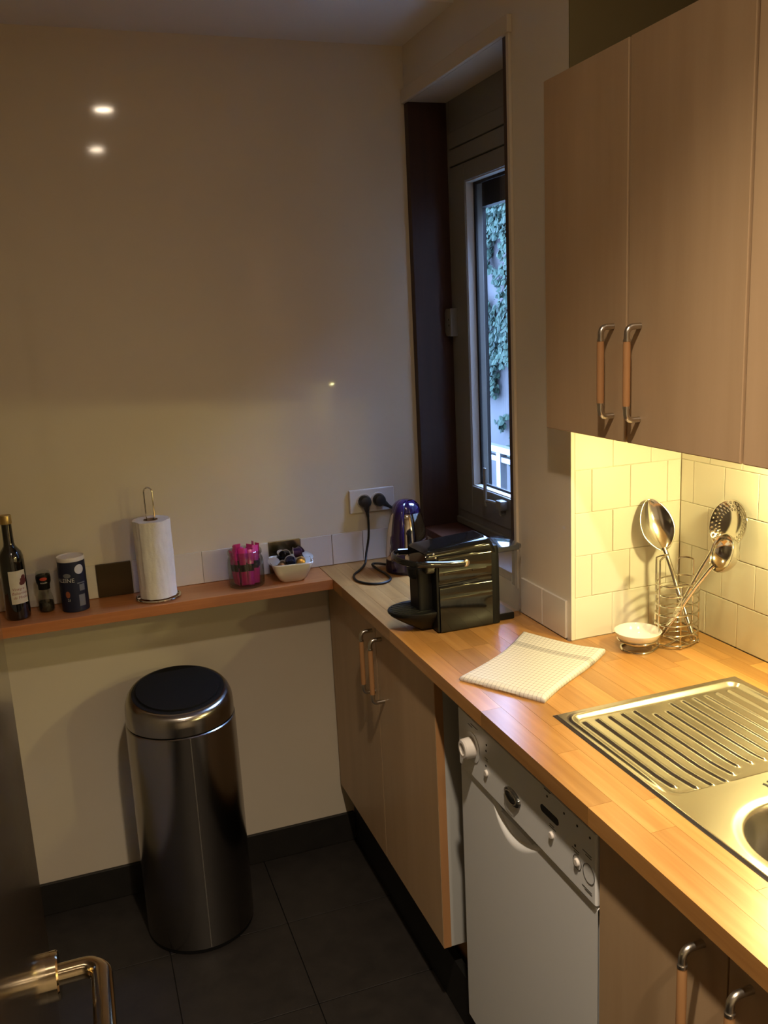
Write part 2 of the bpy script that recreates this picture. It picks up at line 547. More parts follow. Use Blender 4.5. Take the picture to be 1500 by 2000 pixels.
# window wall: below, above, pier and the alcove return in one shell with the opening left free
WY0, WY1, WZ0, WZ1 = -0.607, -0.002, 0.962, 2.172
g = G()
g.box((0, WY0, -0.05), (0.195, 0.0, WZ0))
g.box((0, WY0, WZ1), (0.195, 0.0, 2.65))
g.box((0, -0.8497, -0.05), (0.285, WY0, 2.65))
wall_right = struct(g.obj('wall_right', 'paint'))
wall_alcove = struct(G().box((0.2773, -3.65, -0.05), (0.42, -0.80, 2.72)).obj('wall_alcove', 'grout'))
struct(G().box((0.0, -0.8525, 1.46), (0.2755, -0.8490, 2.62)).obj('wall_alcove_return', 'olivedark'), 'dark olive sheet over the return above the wall cabinets')  # thin dark olive sheet added over the return face
# wall above the tiling in the alcove, in the same dark olive
struct(G().box((0.2755, -3.6, 1.46), (0.281, -0.846, 2.62)).obj('wall_alcove_plaster', 'olivedark'), 'dark olive wall surface above the tiled splashback')

# tiles of the alcove: return wall (faces the viewer) and long wall, running bond
ZR = [0.9, 0.9945, 1.0865, 1.1795, 1.2715, 1.364, 1.457]
for r in range(6):
    z0, z1 = ZR[r] + .0005, ZR[r + 1] - .0005
    xs = [0.009, 0.102, 0.197, 0.2755] if r % 2 == 0 else [0.009, 0.050, 0.1455, 0.240, 0.2755]
    for a, b in zip(xs, xs[1:]):
        tile_piece('tile', (b - a - .0010, 0.006, z1 - z0), 'tile', wall_right, (a + .0005, -0.852, z0), 0.0016, 2)
    y = -0.8525
    nxt = -0.942 if r % 2 == 0 else -0.893
    while y > -2.3:
        tile_piece('tile', (0.006, y - nxt - .0010, z1 - z0), 'tile', wall_alcove, (0.275, nxt + .0005, z0), 0.0016, 2)
        y, nxt = nxt, nxt - 0.0955
G().box((-0.001, -0.8535, 0.9), (0.0085, -0.8455, 1.46), 0.002).obj('corner_bead', 'tile', wall_right)

# low tiled upstand above the shelf, two of its tiles replaced by metal plates
xj = [-0.002 - 0.0945 * k for k in range(15)]
for k in range(14):
    a, b = xj[k + 1], xj[k]
    if k in (4, 9):
        continue
    tile_piece('tile', (b - a - .0012, 0.006, 0.0905), 'upstand', wall_back, (a + .0006, -0.006, 0.9008), 0.0012, 2)
for y0, y1 in ((-0.735, -0.637), (-0.836, -0.737)):
    tile_piece('tile', (0.006, y1 - y0, 0.086), 'upstand', wall_right, (-0.006, y0, 0.9008), 0.0014, 2)

# skirting
struct(G().box((-1.36, -0.012, 0), (-0.2695, 0.0, 0.0954), 0.002).obj('baseboard_back', 'skirting'))

# window lining and trim
struct(G().box((-0.002, -0.028, 0.985), (0.150, -0.0005, WZ1), 0.001).obj('trim_1', 'brownwood'), 'dark stained lining board left of the window')
struct(G().box((-0.002, -0.607, 0.955), (0.150, -0.585, WZ1), 0.001).obj('trim_2', 'brownwood'), 'dark stained lining board right of the window')
struct(G().box((-0.004, -0.585, 0.962), (0.150, -0.0005, 0.985), 0.002).obj('trim_3', 'sill'), 'dark stained window sill board')
struct(G().box((-0.012, -0.627, WZ1), (0.0, -0.001, 2.207), 0.002).obj('trim_4', 'trim'), 'cream batten over the window opening')
struct(G().box((-0.007, -0.622, 0.955), (0.0, -0.608, 2.207), 0.002).obj('trim_5', 'trim'), 'narrow cream bead beside the window')

# ------------------------------------------------------------------ window_1
FX = 0.111
win = thing('window_1', 'narrow white casement window with dark lining beside the worktop', None, (FX, -0.30, 0.99))
win['kind'] = 'structure'
g = G()
g.box((FX, -0.046, 0.984), (0.165, -0.0275, 2.173), 0.002)
g.box((FX, -0.5855, 0.984), (0.165, -0.567, 2.173), 0.002)
g.box((FX, -0.567, 0.984), (0.165, -0.046, 1.033), 0.002)
g.obj('outer_frame', 'pvc', win)
G().box((FX - 0.006, -0.585, 0.986), (FX + 0.02, -0.0285, 1.008), 0.004).obj('bottom_moulding', 'pvc', win)
g = G().box((FX, -0.567, 2.089), (0.165, -0.0465, 2.173), 0.002)
g.obj('shutter_box', 'pvc', win)
G().box((FX - 0.004, -0.567, 2.046), (0.165, -0.0465, 2.089), 0.003).obj('shutter_box_rail', 'pvc', win)
G().box((FX - 0.004, -0.567, 2.000), (0.165, -0.0465, 2.044), 0.003).obj('shutter_box_rail', 'pvc', win)
sash = G()
sx0, sx1 = FX - 0.004, 0.162
sash.box((sx0, -0.140, 1.032), (sx1, -0.048, 1.998), 0.003)
sash.box((sx0, -0.565, 1.032), (sx1, -0.475, 1.998), 0.003)
sash.box((sx0, -0.476, 1.950), (sx1, -0.139, 1.998), 0.003)
sash.box((sx0, -0.476, 1.032), (sx1, -0.139, 1.117), 0.003)
sash = sash.obj('sash', 'pvc', win)
g = G()
ga, gb = 0.134, 0.140
g.box((ga, -0.152, 1.117), (gb, -0.1385, 1.950)); g.box((ga, -0.478, 1.117), (gb, -0.463, 1.950))
g.box((ga, -0.466, 1.940), (gb, -0.149, 1.951)); g.box((ga, -0.466, 1.115), (gb, -0.149, 1.125))
g.obj('gasket', 'gasket', sash)
for lo, hi in (((0.112, -0.1430, 1.118), (0.1338, -0.1395, 1.9495)), ((0.112, -0.4755, 1.118), (0.1338, -0.472, 1.9495)), ((0.112, -0.472, 1.1165), (0.1338, -0.143, 1.1195)), ((0.112, -0.472, 1.947), (0.1338, -0.143, 1.9503))):
    G().box(lo, hi, 0.0008).obj('lit_reveal_strip', 'bead', sash)  # pale strips added to brighten the sash reveal round the glass
G().box((0.1355, -0.470, 1.119), (0.1385, -0.145, 1.948)).obj('glass_pane', 'glass', sash)
# lever handle
hd = G()
hd.box((0.074, -0.293, 1.086), (0.080, -0.280, 1.192), 0.002)
hd = hd.obj('handle', 'pvc', sash)
g = G().tube(smooth_path([(0.078, -0.292, 1.100), (0.080, -0.310, 1.103), (0.090, -0.340, 1.100)], 6), 0.005, 8)
g.box((0.084, -0.362, 1.084), (sx0, -0.330, 1.110), 0.004)
g.box((0.090, -0.350, 1.068), (sx0, -0.340, 1.088), 0.003)
g.obj('handle_mount', 'pvc', hd)
# strap guide with chamfered corners on the frame
oc = [(-0.029, 1.553), (-0.029, 1.607), (-0.037, 1.619), (-0.072, 1.619), (-0.072, 1.541), (-0.037, 1.541)]
oct_ = G().prism(oc, 0, 0.086, FX, 0.003).obj('strap_guide', 'pvc', win)
g = G()
for z in (1.572, 1.588):
    g.lathe([(0.0025, 0), (0.0025, 0.001)], n=10, mtx=Matrix(((0, 0, -1, 0.086), (1, 0, 0, -0.060), (0, 1, 0, z), (0, 0, 0, 1))))
g.obj('screw', 'gasket', oct_)
# roller shutter guides outside the glass
g = G()
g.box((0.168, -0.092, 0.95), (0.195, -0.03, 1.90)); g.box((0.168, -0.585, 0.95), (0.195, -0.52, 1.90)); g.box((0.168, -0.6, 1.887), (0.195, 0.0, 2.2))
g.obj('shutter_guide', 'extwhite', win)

# ------------------------------------------------------------------ outside
struct(G().box((0.195, -3, -0.4), (6, 9, -0.25)).obj('ground', 'terrace'))
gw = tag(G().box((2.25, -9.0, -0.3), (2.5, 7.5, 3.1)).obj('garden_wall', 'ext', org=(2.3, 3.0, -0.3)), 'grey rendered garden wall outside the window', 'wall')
rnd = random.Random(3)
g = G()
for i in range(16000):
    y = rnd.uniform(2.6, 5.2); z = rnd.uniform(0.45, 3.0)
    d = noise.noise(Vector((y * 2.1 + 3, z * 1.8, 1.0))) + 0.5 * noise.noise(Vector((y * 6, z * 5, 4.0)))
    if d + (z - 1.15) * 0.30 < -0.02 or (z < 0.95 and d < 0.35):
        continue
    s = rnd.uniform(0.016, 0.036)
    n = Vector((-1, rnd.uniform(-.7, .7), rnd.uniform(-.2, .9))).normalized()
    a = n.cross(Vector((0, 0, 1))).normalized()
    b = n.cross(a)
    th = rnd.uniform(-.7, .7)
    a, b = a * math.cos(th) + b * math.sin(th), b * math.cos(th) - a * math.sin(th)
    c = Vector((2.25 - rnd.uniform(0.012, 0.10), y, z))
    q = [c + s * (x * a + yy * b) - n * 0.3 * s * abs(x) for x, yy in ((0, -1), (.8, -.35), (.62, .45), (0, .75), (-.62, .45), (-.8, -.35))]
    g.add(q, [(0, 1, 2, 3), (0, 3, 4, 5)])
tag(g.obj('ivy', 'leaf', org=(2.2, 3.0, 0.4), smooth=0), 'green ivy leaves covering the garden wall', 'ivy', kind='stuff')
struct(G().box((0.35, -1.6, -0.3), (2.2, -0.80, 2.7)).obj('sky_blocker', 'ext'), 'added unseen wall keeping sky light off the back wall')  # out of view, added to block sky light from this side
rl = thing('balcony_railing', 'white balcony railing below the ivy outside the window', 'railing', (1.2, 1.8, -0.25))
G().box((1.18, 0.2, 0.865), (1.23, 3.6, 0.900), 0.004).obj('top_rail', 'railing', rl)
G().box((1.19, 0.2, 0.815), (1.22, 3.6, 0.845), 0.003).obj('middle_rail', 'railing', rl)
for y in (0.6, 1.22, 1.80, 2.45, 3.1):
    G().box((1.185, y, -0.25), (1.225, y + 0.05, 0.865), 0.003).obj('post', 'railing', rl)

# ------------------------------------------------------------------ door_1 (open, at the left edge of the view)
dr = thing('door_1', 'dark glossy open door at the left edge of the picture', None, (-1.07, -1.9, 0.005))
dr['kind'] = 'structure'
DX = -1.057
G().box((DX - 0.04, -2.27, 0.005), (DX, -1.440, 2.02), 0.003).obj('door_leaf', 'darkdoor', dr)
hb = Vector((DX, -1.50, 0.911))
MX = Matrix(((0, 0, 1, hb.x), (1, 0, 0, hb.y), (0, 1, 0, hb.z), (0, 0, 0, 1)))
ros = G().lathe([(0.026, 0), (0.026, 0.010), (0.0245, 0.012), (0.014, 0.012)], n=40, mtx=MX).obj('rosette', 'brass', dr)
path = [hb + Vector((0.008, 0, 0)), hb + Vector((0.030, 0, 0))]
for k in range(0, 9):
    a = k / 8 * math.pi / 2
    path.append(hb + Vector((0.036 + 0.020 * math.sin(a), -0.020 * (1 - math.cos(a)), 0)))
path += [hb + Vector((0.056, -0.06, 0)), hb + Vector((0.056, -0.115, 0))]
G().tube(path, 0.0115, 20).obj('lever', 'brass', dr)

# ================================================================== FITTED FURNITURE
CF, DF = -0.329, -0.308       # worktop front, cabinet door face

# worktop of beech staves, hole left for the sink
wt = thing('worktop', 'orange beech stave worktop running along the window wall', 'worktop', (-0.03, -1.3, 0.8703))
HX0, HX1, HY0, HY1 = -0.205, 0.155, -2.03, -1.172
unit = G().box((0, 0, 0), (1, 1, 1)).mesh('stave', Vector((0, 0, 0)), 0)
unit.materials.append(M['stave'])
rows = [CF, -0.288, -0.2465] + [HX0 + 0.04 * k for k in range(10)] + [0.195, 0.235, 0.2735]
rs = random.Random(11)
def stave(x0, x1, y0, y1):
    if y1 - y0 < 0.004: return
    o = bpy.data.objects.new('stave', unit)
    COL.objects.link(o)
    o.parent = wt
    e = 0.0002
    o.scale = (x1 - x0 - 2 * e, y1 - y0 - 2 * e, 0.0297)
    o.location = Vector((x0 + e, y0 + e, 0.8703)) - ORG[wt.name]
for a, b in zip(rows, rows[1:]):
    y = -0.0015 + 0
    first = rs.uniform(0.08, 0.4)
    while y > -2.40:
        y2 = max(y - first, -2.42)
        first = rs.uniform(0.22, 0.50)
        def put(lo, hi):
            # the recess behind the pier begins at the alcove return
            if a >= -0.006:
                hi = min(hi, -0.8525)
            elif b > -0.0065:
                put2(a, -0.0065, max(lo, -0.8525), hi)
                if min(hi, -0.8525) > lo: stave(a, b, lo, min(hi, -0.8525))
                return
            if hi > lo: stave(a, b, lo, hi)
        def put2(xa, xb, lo, hi):
            if hi > lo: stave(xa, xb, lo, hi)
        if a >= HX0 - 1e-6 and b <= HX1 + 1e-6:
            if y > HY1: put(max(y2, HY1), y)
            if y2 < HY0: put(y2, min(y, HY0))
        else:
            put(y2, y)
        y = y2

# wall shelf
sh = thing('wall_shelf', 'long reddish beech shelf along the plain wall', 'shelf', (-0.85, -0.07, 0.872))
G().box((-1.359, -0.1487, 0.8718), (CF - 0.0004, -0.0005, 0.8999), 0.0015).obj('board', 'shelf', sh)
bt = G().box((-1.355, -0.030, 0.838), (-0.335, -0.0005, 0.8717), 0.001).obj('batten', 'melamine', sh)
for x in (-1.117, -0.905, -0.735, -0.55, -0.405):
    G().lathe([(0.0045, 0), (0.0045, 0.002), (0.003, 0.003)], n=12,
              mtx=Matrix(((1, 0, 0, x), (0, 0, -1, -0.030), (0, 1, 0, 0.862), (0, 0, 0, 1)))).obj('screw', 'gasket', bt)

def bow_handle(door, y, z0, z1, xf, st=0.030):
    """upright bow handle: nickel elbows, wooden grip"""
    p = [(xf, y, z1)]
    R = 0.012
    p.append((xf - st + R, y, z1))
    for k in range(1, 7):
        a = k / 6 * math.pi / 2
        p.append((xf - st + R - R * math.sin(a), y, z1 - R + R * math.cos(a)))
    top = [Vector(q) for q in p] + [Vector((xf - st, y, z1 - 0.022))]
    bot = [Vector((q.x, q.y, z0 + z1 - q.z)) for q in top]
    h = G().tube(top, 0.0052, 12).lathe([(0.0064, 0), (0.0064, 0.004)], c=(xf - st, y, z1 - 0.024), n=14).obj('handle_elbow', 'satin', door)
    G().tube(bot, 0.0052, 12).lathe([(0.0064, 0), (0.0064, 0.004)], c=(xf - st, y, z0 + 0.020), n=14).obj('handle_elbow', 'satin', door)
    G().lathe([(0.0058, 0), (0.0064, 0.01), (0.0064, z1 - z0 - 0.054), (0.0058, z1 - z0 - 0.044)], c=(xf - st, y, z0 + 0.022), n=14).obj('handle_grip', 'birch_edge', door)
    return h

def base_cabinet(label, ya, yb, seam, carc_mat, handles, plinth_to, xb):
    c = thing('base_cabinet', label, 'cabinet', (-0.02, (ya + yb) / 2, 0.0))
    g = G()
    g.box((-0.289, ya - 0.018, 0.202), (xb, ya, 0.868)); g.box((-0.289, yb, 0.202), (xb, yb + 0.018, 0.868))
    g.box((-0.289, yb + 0.018, 0.202), (xb, ya - 0.018, 0.22)); g.box((xb - 0.02, yb + 0.018, 0.22), (xb, ya - 0.018, 0.868))
    g.box((-0.289, yb + 0.018, 0.84), (-0.25, ya - 0.018, 0.868))
    g.obj('carcass', carc_mat, c)
    for (y1, y0), hy in zip(((ya - 0.001, seam + 0.0015), (seam - 0.0015, yb)), handles):
        d = G().box((DF, y0, 0.202), (-0.2895, y1, 0.8655), 0.0018).obj('door', 'birch', c)
        if hy is not None:
            bow_handle(d, hy, 0.668, 0.832, DF)
    G().box((-0.2695, plinth_to, 0.0), (-0.251, ya, 0.135), 0.001).obj('plinth', 'plinth', c)
    G().box((-0.235, plinth_to, 0.0), (-0.215, ya - 0.02, 0.2)).obj('plinth_board', 'birch_edge', c)
    return c

cab1 = base_cabinet('birch base cabinet with two tall doors in the corner under the worktop', -0.013, -0.809, -0.4335, 'melamine', (-0.408, -0.478), -0.925, -0.003)
G().box((DF + 0.0005, -0.8105, 0.2025), (-0.2895, -0.8092, 0.865)).obj('door_edging', 'birch_edge', cab1)
cab2 = base_cabinet('birch base cabinet under the sink, right of the dishwasher', -1.428, -1.975, -1.699, 'melamine', (-1.655, -1.738), -1.98, 0.24)

# wall cabinets
def wall_cabinet(label, ya, seam, yb, handles):
    c = thing('wall_cabinet', label, 'cabinet', (0.11, (ya + yb) / 2, 1.368))
    xf = -0.058
    g = G()
    g.box((xf + 0.020, yb, 1.376), (0.2745, ya, 1.394)); g.box((xf + 0.020, yb, 2.0), (0.2745, ya, 2.018))
    g.box((xf + 0.020, ya - 0.018, 1.370), (0.2745, ya, 2.018)); g.box((xf + 0.020, yb, 1.370), (0.2745, yb + 0.018, 2.018))
    g.box((0.262, yb, 1.376), (0.2745, ya, 2.018))
    g.obj('carcass', 'birch', c)
    for (y1, y0), hy in zip(((ya, seam + 0.0022), (seam - 0.0022, yb + 0.0018)), handles):
        d = G().box((xf, y0, 1.368), (xf + 0.019, y1, 2.018), 0.0022).obj('door', 'birch', c)
        if hy is not None:
            bow_handle(d, hy, 1.412, 1.567, xf, 0.026)
    return c
wall_cabinet('birch wall cabinet with two doors and paired bow handles', -0.8535, -1.126, -1.4075, (-1.086, -1.163))
wall_cabinet('birch wall cabinet cut off by the right picture edge', -1.4105, -1.69, -1.965, (-1.65, -1.73))

# lamps
def under_light(label, x, y, k=1.0):
    c = thing('under_cabinet_light', label, 'lamp', (x, y, 1.35))
    G().lathe([(0.026 * k + 0.010, 1.3755), (0.026 * k + 0.010, 1.362), (0.026 * k + 0.005, 1.360)], c=(x, y, 0), n=32).obj('housing', 'alu', c)
    G().lathe([(0.026 * k, 1.361), (0.026 * k, 1.361 - 0.009 * k), (0.020 * k, 1.361 - 0.014 * k), (0.008 * k, 1.361 - 0.016 * k)], c=(x, y, 0), n=24).obj('bulb', 'underbulb', c)
under_light('round under-cabinet spotlight above the draining board', 0.20, -1.29)
under_light('round under-cabinet spotlight above the sink bowl', 0.20, -2.02)
under_light('tiny under-cabinet lamp beside the tiled return wall', 0.035, -0.985, 0.27)
def ceiling_lamp(label, x, y, r, dz, watts):
    c = thing('ceiling_lamp', label, 'lamp', (x, y, 2.6))
    G().lathe([(r + 0.020, 2.6), (r + 0.020, 2.5640 - dz), (r + 0.016, 2.5594 - dz), (r + 0.010, 2.5594 - dz), (r + 0.009, 2.5640 - dz), (r + 0.009, 2.566)], c=(x, y, 0), n=40, cap1=True).obj('fitting', 'black', c)
    G().lathe([(r, 2.564), (r, 2.5610), (r * 0.8, 2.5600), (r * 0.45, 2.5595), (0.002, 2.5594)], c=(x, y, 0), n=32).obj('bulb', 'bulb', c)
    ld = bpy.data.lights.new('spot_beam', 'SPOT')
    ld.energy = watts
    ld.color = CEIL_COL
    ld.spot_size = math.radians(108)
    ld.spot_blend = 1.0
    ld.shadow_soft_size = 0.03
    lo_ = bpy.data.objects.new('spot_beam', ld)
    COL.objects.link(lo_)
    lo_.parent = c
    lo_.location = (0, 0, 2.540 - 2.6)
ceiling_lamp('ceiling lamp nearer the plain wall, reflected in its paint', -0.668, -1.90, 0.046, 0.010, SPOT_W)
ceiling_lamp('ceiling lamp farther from the plain wall, above the viewer', -0.662, -2.82, 0.036, 0.004, SPOT_W * 0.6)

# ------------------------------------------------------------------ dishwasher
dw = thing('dishwasher', 'white slim dishwasher between the two base cabinets', 'dishwasher', (-0.05, -1.178, 0.0))
YL, YR = -0.935, -1.4235
G().box((-0.285, YR, 0.03), (0.22, YL, 0.846), 0.003).obj('body', 'white', dw)
def ztop(y):
    t = (y + 1.076) / (-1.252 + 1.076)
    base = 0.7220
    if 0 < t < 1:
        sk = t ** 0.72
        return base - 0.036 * math.sin(math.pi * sk) ** 0.85
    return base
def door_fn(u, v):
    y = YL + (YR - YL) * u
    zt = ztop(y)
    z = 0.135 + (zt - 0.135) * v
    base = 0.7220
    dip = max(0.0, (base - zt) / 0.036)
    d = zt - z
    x = DF + 0.002
    wlip = 0.004 + 0.020 * dip
    if d < wlip:
        x += (0.004 + 0.012 * dip) * (1 - d / wlip) ** 2
    return (x, y, z)
g = G()
nv = 60
def vmap(v):
    return v * 0.9 / 0.5 if v < 0.5 else 0.9 + (v - 0.5) / 0.5 * 0.1
g.grid(lambda u, v: door_fn(u, vmap(v)), 140, nv)
g.box((DF + 0.010, YR, 0.135), (-0.286, YL, 0.70))
g.obj('door', 'white', dw, smooth=60)
G().box((DF + 0.016, YR + 0.004, 0.655), (-0.2855, YL - 0.004, 0.731)).obj('handle_recess', 'melamine', dw)
cp = G().box((DF - 0.002, YR, 0.7235), (-0.2855, YL, 0.846), 0.0035).obj('control_panel', 'white', dw)
def on_face(y, z, d=0.0):
    return Matrix(((0, 0, -1, DF - 0.002 - d), (1, 0, 0, y), (0, 1, 0, z), (0, 0, 0, 1)))
G().lathe([(0.030, 0), (0.030, 0.0012), (0.0275, 0.0015)], n=40, mtx=on_face(-1.002, 0.789)).obj('knob_dial', 'white', cp)
kn = G().lathe([(0.0205, 0.001), (0.0195, 0.020), (0.017, 0.023), (0.012, 0.0235), (0.010, 0.021)], n=36, mtx=on_face(-1.002, 0.789)).obj('knob', 'whiteplastic', dw)
S3 = Matrix.Diagonal((1, 0.52, 1, 1))
G().lathe([(0.029, 0), (0.028, 0.003), (0.024, 0.0045), (0.012, 0.0055), (0.002, 0.0058)], n=40, mtx=on_face(-1.163, 0.769) @ Matrix.Rotation(0.0, 4, 'Z') @ S3).obj('badge', 'badge', dw)
G().lathe([(0.022, 0.0052), (0.0205, 0.0062), (0.0185, 0.0056)], n=40, mtx=on_face(-1.163, 0.769) @ S3, cap0=False, cap1=False).obj('badge_ring', 'satin', dw)
dp = [(-1.312 + 0.044 * (1 if k < 8 else 0) + 0.0 - 0.0 + 0.0065 * math.cos(math.pi * (-0.5 + k / 7) if k < 8 else math.pi * (0.5 + (k - 8) / 7)), 0.805 + 0.0065 * math.sin(math.pi * (-0.5 + k / 7) if k < 8 else math.pi * (0.5 + (k - 8) / 7))) for k in range(16)]
G().prism(dp, 0, DF - 0.0028, DF - 0.0015).obj('display', 'gasket', dw)
for y, z in ((-1.283, 0.834), (-1.335, 0.832), (-1.373, 0.832), (-1.408, 0.832), (-1.367, 0.795), (-1.062, 0.821), (-1.060, 0.808), (-1.058, 0.777), (-0.962, 0.770)):
    G().lathe([(0.0022, 0), (0.0022, 0.0006)], n=10, mtx=on_face(y, z)).obj('indicator', 'gasket', cp)
for y, z in ((-1.297, 0.772), (-1.060, 0.763), (-1.373, 0.770)):
    G().lathe([(0.0065, 0), (0.0062, 0.003), (0.005, 0.004)], n=16, mtx=on_face(y, z)).obj('button', 'whiteplastic', dw)
for y, z, r in ((-1.405, 0.770, 0.016), (-1.373, 0.770, 0.012)):
    G().lathe([(r, 0.0), (r, 0.0007), (r - 0.0009, 0.0007), (r - 0.0009, 0.0)], n=36, mtx=on_face(y, z), cap0=False, cap1=False).obj('dial_mark', 'print', cp)
for y, z, w_ in ((-1.283, 0.843, 0.02), (-1.400, 0.801, 0.024), (-1.404, 0.797, 0.016), (-1.368, 0.788, 0.02), (-1.370, 0.784, 0.013), (-1.297, 0.789, 0.014), (-1.299, 0.785, 0.02), (-1.060, 0.792, 0.012), (-1.062, 0.788, 0.008), (-1.01, 0.834, 0.03), (-0.992, 0.829, 0.02), (-1.40, 0.741, 0.026), (-1.404, 0.738, 0.02)):
    G().box((DF - 0.0025, y - w_ / 2, z), (DF - 0.0015, y + w_ / 2, z + 0.0012)).obj('print_mark', 'print', cp)
G().box((-0.275, YR + 0.01, 0.0), (-0.255, YL - 0.01, 0.132)).obj('kick_plate', 'white', dw)

# ------------------------------------------------------------------ sink
sk = thing('sink', 'steel inset sink with ribbed draining board', 'sink', (-0.02, -1.6, 0.90))
SX0, SX1, SY0, SY1 = -0.2235, 0.174, -2.06, -1.152
BCX, BCY, BHX, BHY, BR = -0.024, -1.737, 0.166, 0.205, 0.095
ridges = [(-0.183 + 0.02542 * k) for k in range(13)]
def sd_rr(x, y, cx, cy, hx, hy, r):
    qx, qy = abs(x - cx) - (hx - r), abs(y - cy) - (hy - r)
    return math.hypot(max(qx, 0), max(qy, 0)) + min(max(qx, qy), 0) - r
def sst(a, b, t):
    t = min(1, max(0, (t - a) / (b - a)))
    return t * t * (3 - 2 * t)
def sink_h(x, y):
    e = min(x - SX0, SX1 - x, y - SY0, SY1 - y)
    h = 0.9030 - 0.0028 * (1 - sst(0, 0.006, e))
    # pressed draining area
    sd = sd_rr(x, y, (SX0 + SX1) / 2, -1.317, 0.177, 0.142, 0.02)
    fade = sst(-1.475, -1.39, y)
    h -= 0.0055 * (1 - sst(-0.010, 0.002, sd)) * fade
    h += 0.0018 * math.exp(-((sd - 0.004) / 0.004) ** 2) * fade
    dr_ = 1 - sst(-0.012, 0.0, sd)
    if dr_ > 0:
        h += 0.002 * (y + 1.175) / 0.3
        for k, rx in enumerate(ridges):
            ys = -1.196 - (0.024 if k in (5, 6) else 0)
            ye = -1.436 - 0.047 * math.sin(min(1, k / 4.0) * math.pi / 2) if k <= 2 else -1.478 + 0.018 * min(k - 2, 3)
            ye = max(ye, -1.452) if k > 4 else ye
            if ye - 0.01 < y < ys + 0.01:
                en = sst(0, 0.008, ys + 0.006 - y) * sst(0, 0.008, y - ye + 0.006)
                h += 0.0034 * math.exp(-(((x - rx) / 0.0034) ** 2)) * en
    # apron that falls towards the bowl, then the bowl itself
    sb = sd_rr(x, y, BCX, BCY, BHX, BHY, BR)
    h -= 0.0025 * (1 - sst(0.0, 0.018, sb))
    if sb < 0.004:
        d = 0.004 - sb
        h -= 0.160 * sst(0, 0.024, d) * (0.30 + 0.70 * sst(0.001, 0.016, d))
    return h
def sink_pt(u, v):
    x, y = SX0 + (SX1 - SX0) * u, SY0 + (SY1 - SY0) * v
    return (x, y, sink_h(x, y))
def in_bowl(u, v):
    x, y = SX0 + (SX1 - SX0) * u, SY0 + (SY1 - SY0) * v
    return sd_rr(x, y, BCX, BCY, BHX, BHY, BR) < -0.016
NU, NV = 300, 420
G().grid(sink_pt, NU, NV, skip=in_bowl).obj('draining_board', 'steel', sk, smooth=180)
G().grid(sink_pt, NU, NV, skip=lambda u, v: not in_bowl(u, v)).obj('bowl', 'shadedsteel', sk, smooth=180)
g = G()
for k in range(3):
    a0 = 0.2
    pts = [(-0.070 + 0.010 * k + 0.006 * math.cos(t), -1.494 + 0.003 * k + 0.010 * math.sin(t)) for t in [i / 8 * 1.6 - 0.8 for i in range(9)]]
    g.tube([(px, py, sink_h(px, py) + 0.0002) for px, py in pts], 0.0024, 6, flat=0.25)
g.obj('overflow_slot', 'gasket', sk)

# ================================================================== LOOSE THINGS
# waste bin
BX, BY = -0.781, -0.203
bn = thing('waste_bin', 'brushed steel cylindrical waste bin with black touch lid', 'bin', (BX, BY, 0))
G().lathe([(0.139, 0.0), (0.141, 0.002), (0.141, 0.014)], c=(BX, BY, 0), n=72).obj('base_ring', 'black', bn)
G().lathe([(0.1425, 0.012), (0.1425, 0.30), (0.1405, 0.606), (0.138, 0.608)], c=(BX, BY, 0), n=96).obj('body', 'binsteel', bn)
a = math.atan2(CAM.y - BY, CAM.x - BX) + 0.12
G().box((-0.0012, -0.0012, 0.014), (0.0012, 0.0012, 0.604), rot=None).obj('weld_seam', 'alu', bn)
sm = bpy.data.objects['weld_seam']
sm.location = (0.1423 * math.cos(a), 0.1423 * math.sin(a), 0)
for v in sm.data.vertices:
    v.co += Vector((BX, BY, 0))
tx = 0.16
def tilt(p):
    """top of the lid slopes down towards the room"""
    k = max(0.0, (p[2] - 0.612) / 0.075)
    return Vector((p[0], p[1], p[2] + k * tx * (p[1] - BY)))
def tl(prof, n=96):
    g = G().lathe([(r, z) for r, z in prof], c=(BX, BY, 0), n=n)
    for v in g.bm.verts:
        v.co = tilt(v.co)
    return g
tl([(0.136, 0.609), (0.1385, 0.612), (0.1385, 0.640), (0.1365, 0.660), (0.131, 0.674), (0.124, 0.682), (0.118, 0.6835)]).obj('lid_rim', 'binsteel', bn)
tl([(0.1185, 0.6815), (0.1180, 0.6845), (0.112, 0.6860), (0.108, 0.6845)]).obj('lid_ring', 'black', bn)
g = G()
pts = []
for k in range(72):
    t = 2 * math.pi * k / 72
    pts.append((BX + 0.106 * math.cos(t), BY + min(0.106 * math.sin(t), 0.082)))
g.prism(pts, 2, 0.684, 0.6905, 0.002)
for v in g.bm.verts:
    v.co = tilt(v.co)
g.obj('touch_flap', 'black', bn)

# kitchen roll and holder
KX, KY = -0.795, -0.075
kh = thing('roll_holder', 'chrome wire kitchen roll holder with tall loop', 'holder', (KX, KY, 0.9))
ring = [(KX + 0.057 * math.cos(t), KY + 0.057 * math.sin(t), 0.9035) for t in [2 * math.pi * i / 48 for i in range(48)]]
G().tube(ring, 0.003, 8, closed=True).obj('base_ring', 'chrome', kh)
hx = rt.x * 0.011, rt.y * 0.011
lp = [(KX - hx[0], KY - hx[1], 0.9035), (KX - hx[0], KY - hx[1], 1.187)]
lp += [(KX - hx[0] * math.cos(t), KY - hx[1] * math.cos(t), 1.187 + 0.012 * math.sin(t)) for t in [math.pi * k / 10 for k in range(1, 10)]]
lp += [(KX + hx[0], KY + hx[1], 1.187), (KX + hx[0], KY + hx[1], 0.9035)]
G().tube(lp, 0.0021, 8).obj('loop', 'chrome', kh)
G().tube([(KX - 0.057, KY, 0.9035), (KX + 0.057, KY, 0.9035)], 0.0025, 8).obj('cross_wire', 'chrome', kh)
g = G()
